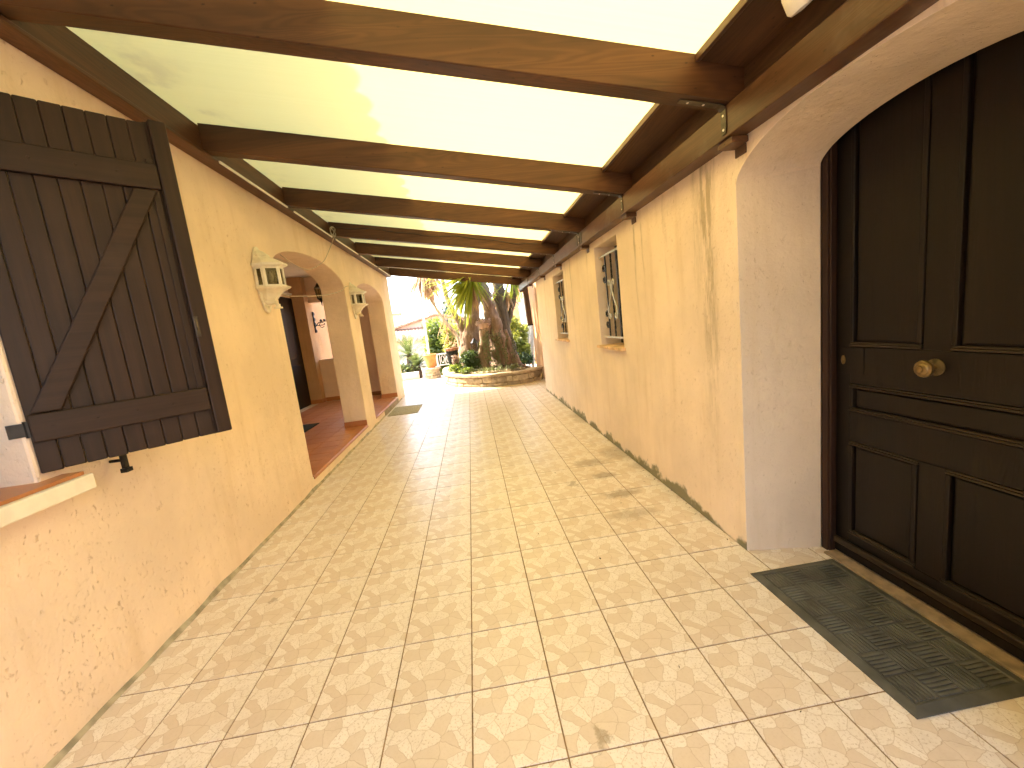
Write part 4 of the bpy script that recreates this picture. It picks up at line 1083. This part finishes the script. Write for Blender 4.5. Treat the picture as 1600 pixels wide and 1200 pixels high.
shrub('lime_shrub', 'tall lime green leafy bush between the dark trunk and the pole fence', [(A(808, 540, 11.4), (.32, .4, .42), 700, .08), (A(815, 522, 11.6), (.28, .3, .35), 420, .08), (A(800, 505, 11.7), (.25, .3, .25), 260, .085), (A(824, 550, 11.2), (.2, .3, .3), 300, .08)], M_lime)

# ------------------------------------------------------------------ pole fence and far wall on the right
fence = thing('pole_fence', 'pale grey slim pole fence at the right of the planter', 'fence', (2.0, 11.5, .2))
for k in range(15):
    y = -1.1+k*.19; bm = bmesh.new(); h = rng.uniform(1.9, 2.3)
    tube(bm, smooth_path([(rng.uniform(-.03, .03)-.10, y, -.1), (-.04+rng.uniform(-.02, .02), y+rng.uniform(-.03, .03), .5), (.02, y+rng.uniform(-.04, .04), 1.2), (.0+rng.uniform(-.05, .05), y+rng.uniform(-.06, .06), h)], 4), rng.uniform(.016, .028), 6)
    obj('pole', bm, M_iron_w if k % 3 else M_white, fence, True)
for z in (.5, 1.5):
    bm = bmesh.new(); tube(bm, [(.03, -1.2, z), (.03, 1.7, z)], .012, 6); obj('rail', bm, M_iron_w, fence)
tag(B('retaining_wall', (2.75, 3.2, 13.2, 34, -2.5, 3.3), M_far_orange), 'sunlit weathered orange wall behind the trees', 'wall')
tag(B('rear_wall', (1.9, 2.745, 33.0, 33.4, -2.5, 3.6), M_far_orange), 'orange wall closing the garden far behind the yuccas', 'wall')

# ------------------------------------------------------------------ left background
lw = thing('low_wall', 'low cream wall with white coping beyond the end of the passage', 'wall', (-3.4, 12.75, 0))
B('wall', (-3.0, 1.70, -.10, .10, -.05, .185), M_wall, lw, .01); B('coping', (-3.03, 1.70, -.14, .14, .1855, .235), M_sill, lw, .008)
pier = thing('stone_pier', 'stubby round pier of stacked stones beside the low wall', 'pier', (-1.22, 12.45, 0))
zz = 0
for k, (r_, h_) in enumerate(((.27, .10), (.25, .09), (.26, .10), (.31, .06))):
    n_ = 7 if k < 3 else 1
    if n_ == 1:
        bm = bmesh.new(); lathe(bm, [(r_*.96, zz+.002), (r_, zz+.012), (r_, zz+h_-.012), (r_*.95, zz+h_)], 18); obj('cap_stone', bm, M_stone[2], pier)
    else:
        for q in range(n_):
            a0, a1 = 2*PI*(q+k*.5)/n_+.02, 2*PI*(q+1+k*.5)/n_-.02; rr = r_+rng.uniform(-.02, .02); bm = bmesh.new()
            pr = [(0, 0)]+[(rr*math.cos(a0+(a1-a0)*i/3), rr*math.sin(a0+(a1-a0)*i/3)) for i in range(4)]
            lo_ = [bm.verts.new((x, y, zz+.004)) for x, y in pr]; hi_ = [bm.verts.new((x, y, zz+h_-.004)) for x, y in pr]
            bm.faces.new(lo_[::-1]); bm.faces.new(hi_)
            for i in range(5): bm.faces.new((lo_[i], lo_[(i+1) % 5], hi_[(i+1) % 5], hi_[i]))
            obj('stone', bm, M_stone[(q+k) % 3], pier, bevel=.01)
    zz += h_
pot('terracotta_pot', (-1.22, 12.45, .352), .21, .44, 'bright orange terracotta pot standing on the stone pier', M_pot)
# lamp post
Lp = at(672, 566, 13.7); top_ = at(661, 493, 13.7)
lamp = thing('lamp_post', 'white garden lamp post with three lanterns behind the orange pot', 'street lamp', (Lp.x, 13.7, -.15))
hp_ = top_.z+.15
bm = bmesh.new(); lathe(bm, [(.09, 0), (.09, .35), (.055, .42), (.045, .9), (.04, 1.2), (.036, hp_-.1), (.05, hp_-.06), (.03, hp_)], 12); obj('post', bm, M_white, lamp, True)
for (dx_, dz_) in ((-.24, .10), (0, .22), (.24, .10)):
    bm = bmesh.new(); tube(bm, smooth_path([(0, 0, hp_-.03), (dx_*.6, 0, hp_-.06), (dx_, 0, hp_+dz_-.06)], 4), .014, 6); arm = obj('arm', bm, M_white, lamp, True)
    bm = bmesh.new(); lathe(bm, [(.04, hp_+dz_-.05), (.07, hp_+dz_-.02), (.075, hp_+dz_), (.02, hp_+dz_+.005)], 6, Matrix.Translation((dx_, 0, 0))); lathe(bm, [(.10, hp_+dz_+.19), (.105, hp_+dz_+.20), (.05, hp_+dz_+.26), (.01, hp_+dz_+.33)], 6, Matrix.Translation((dx_, 0, 0)))
    for q in range(6):
        a_ = 2*PI*q/6; tube(bm, [(dx_+.07*math.cos(a_), .07*math.sin(a_), hp_+dz_), (dx_+.095*math.cos(a_), .095*math.sin(a_), hp_+dz_+.195)], .006, 4)
    l_ = obj('lantern', bm, M_white, lamp)
    bm = bmesh.new(); lathe(bm, [(.066, hp_+dz_+.004), (.09, hp_+dz_+.19)], 6, Matrix.Translation((dx_, 0, 0))); obj('glass', bm, M_glass, l_)
# railing
rl = thing('white_railing', 'white metal garden railing beyond the planter', 'railing', (-.85, 13.55, 0))
p0, p1 = at(682, 555, 13.55), at(712, 548.5, 13.55)
x0_, x1_ = p0.x+.85, p1.x+.85; zt = (p0.z+p1.z)/2
B('post', (x0_-.03, x0_+.03, -.03, .03, -.2, zt+.02), M_white, rl); B('post', (x1_-.03, x1_+.03, -.03, .03, -.2, zt+.02), M_white, rl)
B('top_rail', (x0_+.031, x1_-.031, -.035, .035, zt-.03, zt+.012), M_white, rl); B('bottom_rail', (x0_+.031, x1_-.031, -.02, .02, zt-.42, zt-.385), M_white, rl)
nb = 7
for k in range(1, nb):
    x = x0_+(x1_-x0_)*k/nb; bm = bmesh.new()
    if k % 2: tube(bm, [(x, 0, zt-.385), (x, 0, zt-.03)], .012, 6)
    else: tube(bm, [(x+.055*math.cos(a*PI/5), 0, zt-.2+.13*math.sin(a*PI/5)) for a in range(11)], .012, 6)
    obj('baluster', bm, M_white, rl)
# cycads
def cycad(c, n, L, label, th):
    t = thing('cycad', label, 'palm', c, 0, 'cycads behind the low wall'); bm = bmesh.new()
    for k in range(n):
        a = rng.uniform(0, 2*PI); e = rng.uniform(-.1, 1.35); frond(bm, (0, 0, th), (math.cos(a)*math.cos(e), math.sin(a)*math.cos(e), math.sin(e)), L*rng.uniform(.8, 1.1), rng, 1.0, .035, .17)
    obj('crown', bm, M_cycad, t)
    bm = bmesh.new(); lathe(bm, [(.13, -.3), (.15, th*.5), (.12, th), (.06, th+.08)], 12); obj('trunk', bm, M_bark_d, t)
c1 = at(640, 556, 14.6); cycad((c1.x, 14.6, -.15), 46, 1.0, 'larger light green cycad with a high crown behind the low wall', c1.z+.15)
c2 = at(652, 574, 13.8); cycad((c2.x, 13.8, -.1), 34, .62, 'smaller dark cycad close behind the low wall', c2.z+.1)
# hedge and shrubs farther back
h_ = at(683, 530, 16.5)
shrub('tall_hedge', 'tall rounded green hedge bush behind the white railing', [((h_.x, 16.5, h_.z-.3), (.62, .6, 1.25), 2600, .11), ((h_.x+.25, 16.5, h_.z-.9), (.7, .6, .9), 1500, .11)], M_hedge, 5, 'hedge', None, Vector((h_.x, 16.5, -1.0)))
h2_ = at(708, 530, 15.5)
shrub('yellow_shrub', 'yellow-green airy bush between hedge and forked yucca', [((h2_.x, 15.5, h2_.z), (.5, .5, .75), 650, .12), ((h2_.x+.9, 15.8, h2_.z-.2), (.6, .5, .8), 700, .12)], M_lime, 5, 'shrub', None, Vector((h2_.x, 15.5, -.7)))
h3_ = at(770, 530, 19)
shrub('background_hedge', 'mixed green bushes seen between the yucca trunks', [((h3_.x, 19, h3_.z-.4), (1.1, .7, 1.3), 1500, .16), ((h3_.x+1.5, 20, h3_.z-.3), (1.0, .7, 1.2), 1100, .16)], M_hedge, 4, 'hedge', None, Vector((h3_.x, 19, -1.8)))
h4_ = at(700, 485, 26)
shrub('grey_cypress', 'hazy grey-green cypress behind the drooping yucca leaves', [((h4_.x, 26, h4_.z-1.2), (.55, .55, 2.3), 1400, .14)], M_cypress, 2, 'tree', None, Vector((h4_.x, 26, -2.1)))
h5_ = at(630, 580, 13.6)
shrub('leafy_ground_plant', 'leafy low plants behind the low wall at the left', [((h5_.x, 13.6, .2), (.5, .25, .28), 420, .09), ((h5_.x-.8, 13.8, .25), (.5, .3, .35), 380, .09)], M_cycad, 3, 'shrub', None, Vector((h5_.x, 13.6, -.1)))
# window-sill plant in the porch opening
sp_ = at(574, 540, 9.12)
pot('sill_pot', (sp_.x-.06, 9.12, 1.152), .09, .13, 'small potted plant on the porch parapet seen through the second arch', M_mat_d, M_mat_d, M_cycad, 120, .06)

# house beyond the garden
YH = 24
Hh = thing('tiled_house', 'pale house with clay tile roofs and a chimney beyond the garden', 'house', (at(640, 520, YH).x, YH, -2.2))
hb = Vector(Hh.location)
def hx(px, py, Y=YH): return at(px, py, Y)-hb
e0, e1 = hx(600, 536), hx(668, 528); r0_, r1_ = hx(600, 529, YH+1.6), hx(668, 511, YH+1.6)
xa, xb_ = e0.x-4, e1.x+1.2; ze = (e0.z+e1.z)/2-.02; zr = r1_.z
B('wall', (xa+.2, xb_-.2, .1, 1.55, 0, ze+.05), M_cream, Hh)
bm = bmesh.new(); prev = None; nn_ = int((xb_-xa)/.05)
for k in range(nn_+1):
    x = xa+k*.05; hgt = .06*abs(math.sin(PI*x/.22))
    cur = [bm.verts.new((x, y, z+hgt)) for y, z in ((-.35, ze-.05), (1.58, zr))]
    if prev: bm.faces.new((prev[0], cur[0], cur[1], prev[1]))
    prev = cur
rf = obj('roof', bm, M_roof, Hh, True); so = rf.modifiers.new('thick', 'SOLIDIFY'); so.thickness = .05
g0, g1 = hx(612, 517, YH+1.7), hx(680, 493, YH+1.7)
sl = (g1.z-g0.z)/(g1.x-g0.x); gx0, gx1 = xa, g1.x; 
bm = bmesh.new(); pts = [(gx0, 0), (gx1+3, 0), (gx1+3, g1.z-sl*3), (gx1, g1.z), (gx0, g1.z-sl*(gx1-gx0))]
a = [bm.verts.new((x, 1.6, max(z, 0))) for x, z in pts]; b = [bm.verts.new((x, 7, max(z, 0))) for x, z in pts]
bm.faces.new(a); bm.faces.new(b[::-1])
for k in range(5): bm.faces.new((a[k], a[(k+1) % 5], b[(k+1) % 5], b[k]))
obj('gable_wall', bm, plaster('pink_far_wall', (.72, .5, .36), (.5, .3, .2)), Hh)
for sx0, sx1, z0_, z1_ in ((gx0-.2, gx1, g1.z-sl*(gx1-gx0+.2), g1.z), (gx1+.002, gx1+3.2, g1.z, g1.z-sl*3.2)):
    bm = bmesh.new(); v = [bm.verts.new(p) for p in ((sx0, 1.4, z0_+.02), (sx1, 1.4, z1_+.02), (sx1, 7.2, z1_+.02), (sx0, 7.2, z0_+.02))]; u_ = [bm.verts.new(q.co+Vector((0, 0, .12))) for q in v]
    bm.faces.new(v); bm.faces.new(u_[::-1])
    for i in range(4): bm.faces.new((v[i], v[(i+1) % 4], u_[(i+1) % 4], u_[i]))
    obj('roof', bm, M_roof, Hh)
q0, q1 = hx(617, 512, YH+2.6), hx(625, 489, YH+2.6)
ch_ = B('chimney', (q0.x, q1.x, 2.4, 2.85, q0.z-.5, q1.z-.12), M_cream, Hh)
B('chimney_cap', (q0.x-.08, q1.x+.08, 2.32, 2.93, q1.z-.119, q1.z), M_roof, ch_)

# dry bits and grit gathered along the foot of the right wall
bm = bmesh.new(); r2 = random.Random(11)
for k in range(150):
    if k < 105: x, y = XR-abs(r2.gauss(0, .035))-.004, r2.uniform(.95, 7.2)
    else: x, y = r2.uniform(-1.5, 1.55), r2.uniform(-.3, 7)
    a = r2.uniform(0, 2*PI); l_ = r2.uniform(.003, .011); wd = l_*r2.uniform(.25, .6); z = .0015
    d = Vector((math.cos(a), math.sin(a), 0))*l_; n_ = Vector((-math.sin(a), math.cos(a), 0))*wd; p = Vector((x, y, z))
    v = [bm.verts.new(q) for q in (p-d, p+n_+Vector((0, 0, .002)), p+d+Vector((0, 0, .003)), p-n_+Vector((0, 0, .001)))]; bm.faces.new(v)
tag(obj('floor_grit', bm, M_bark_d), 'dry leaf bits and grit scattered along the foot of the right wall', 'grit', kind='stuff')
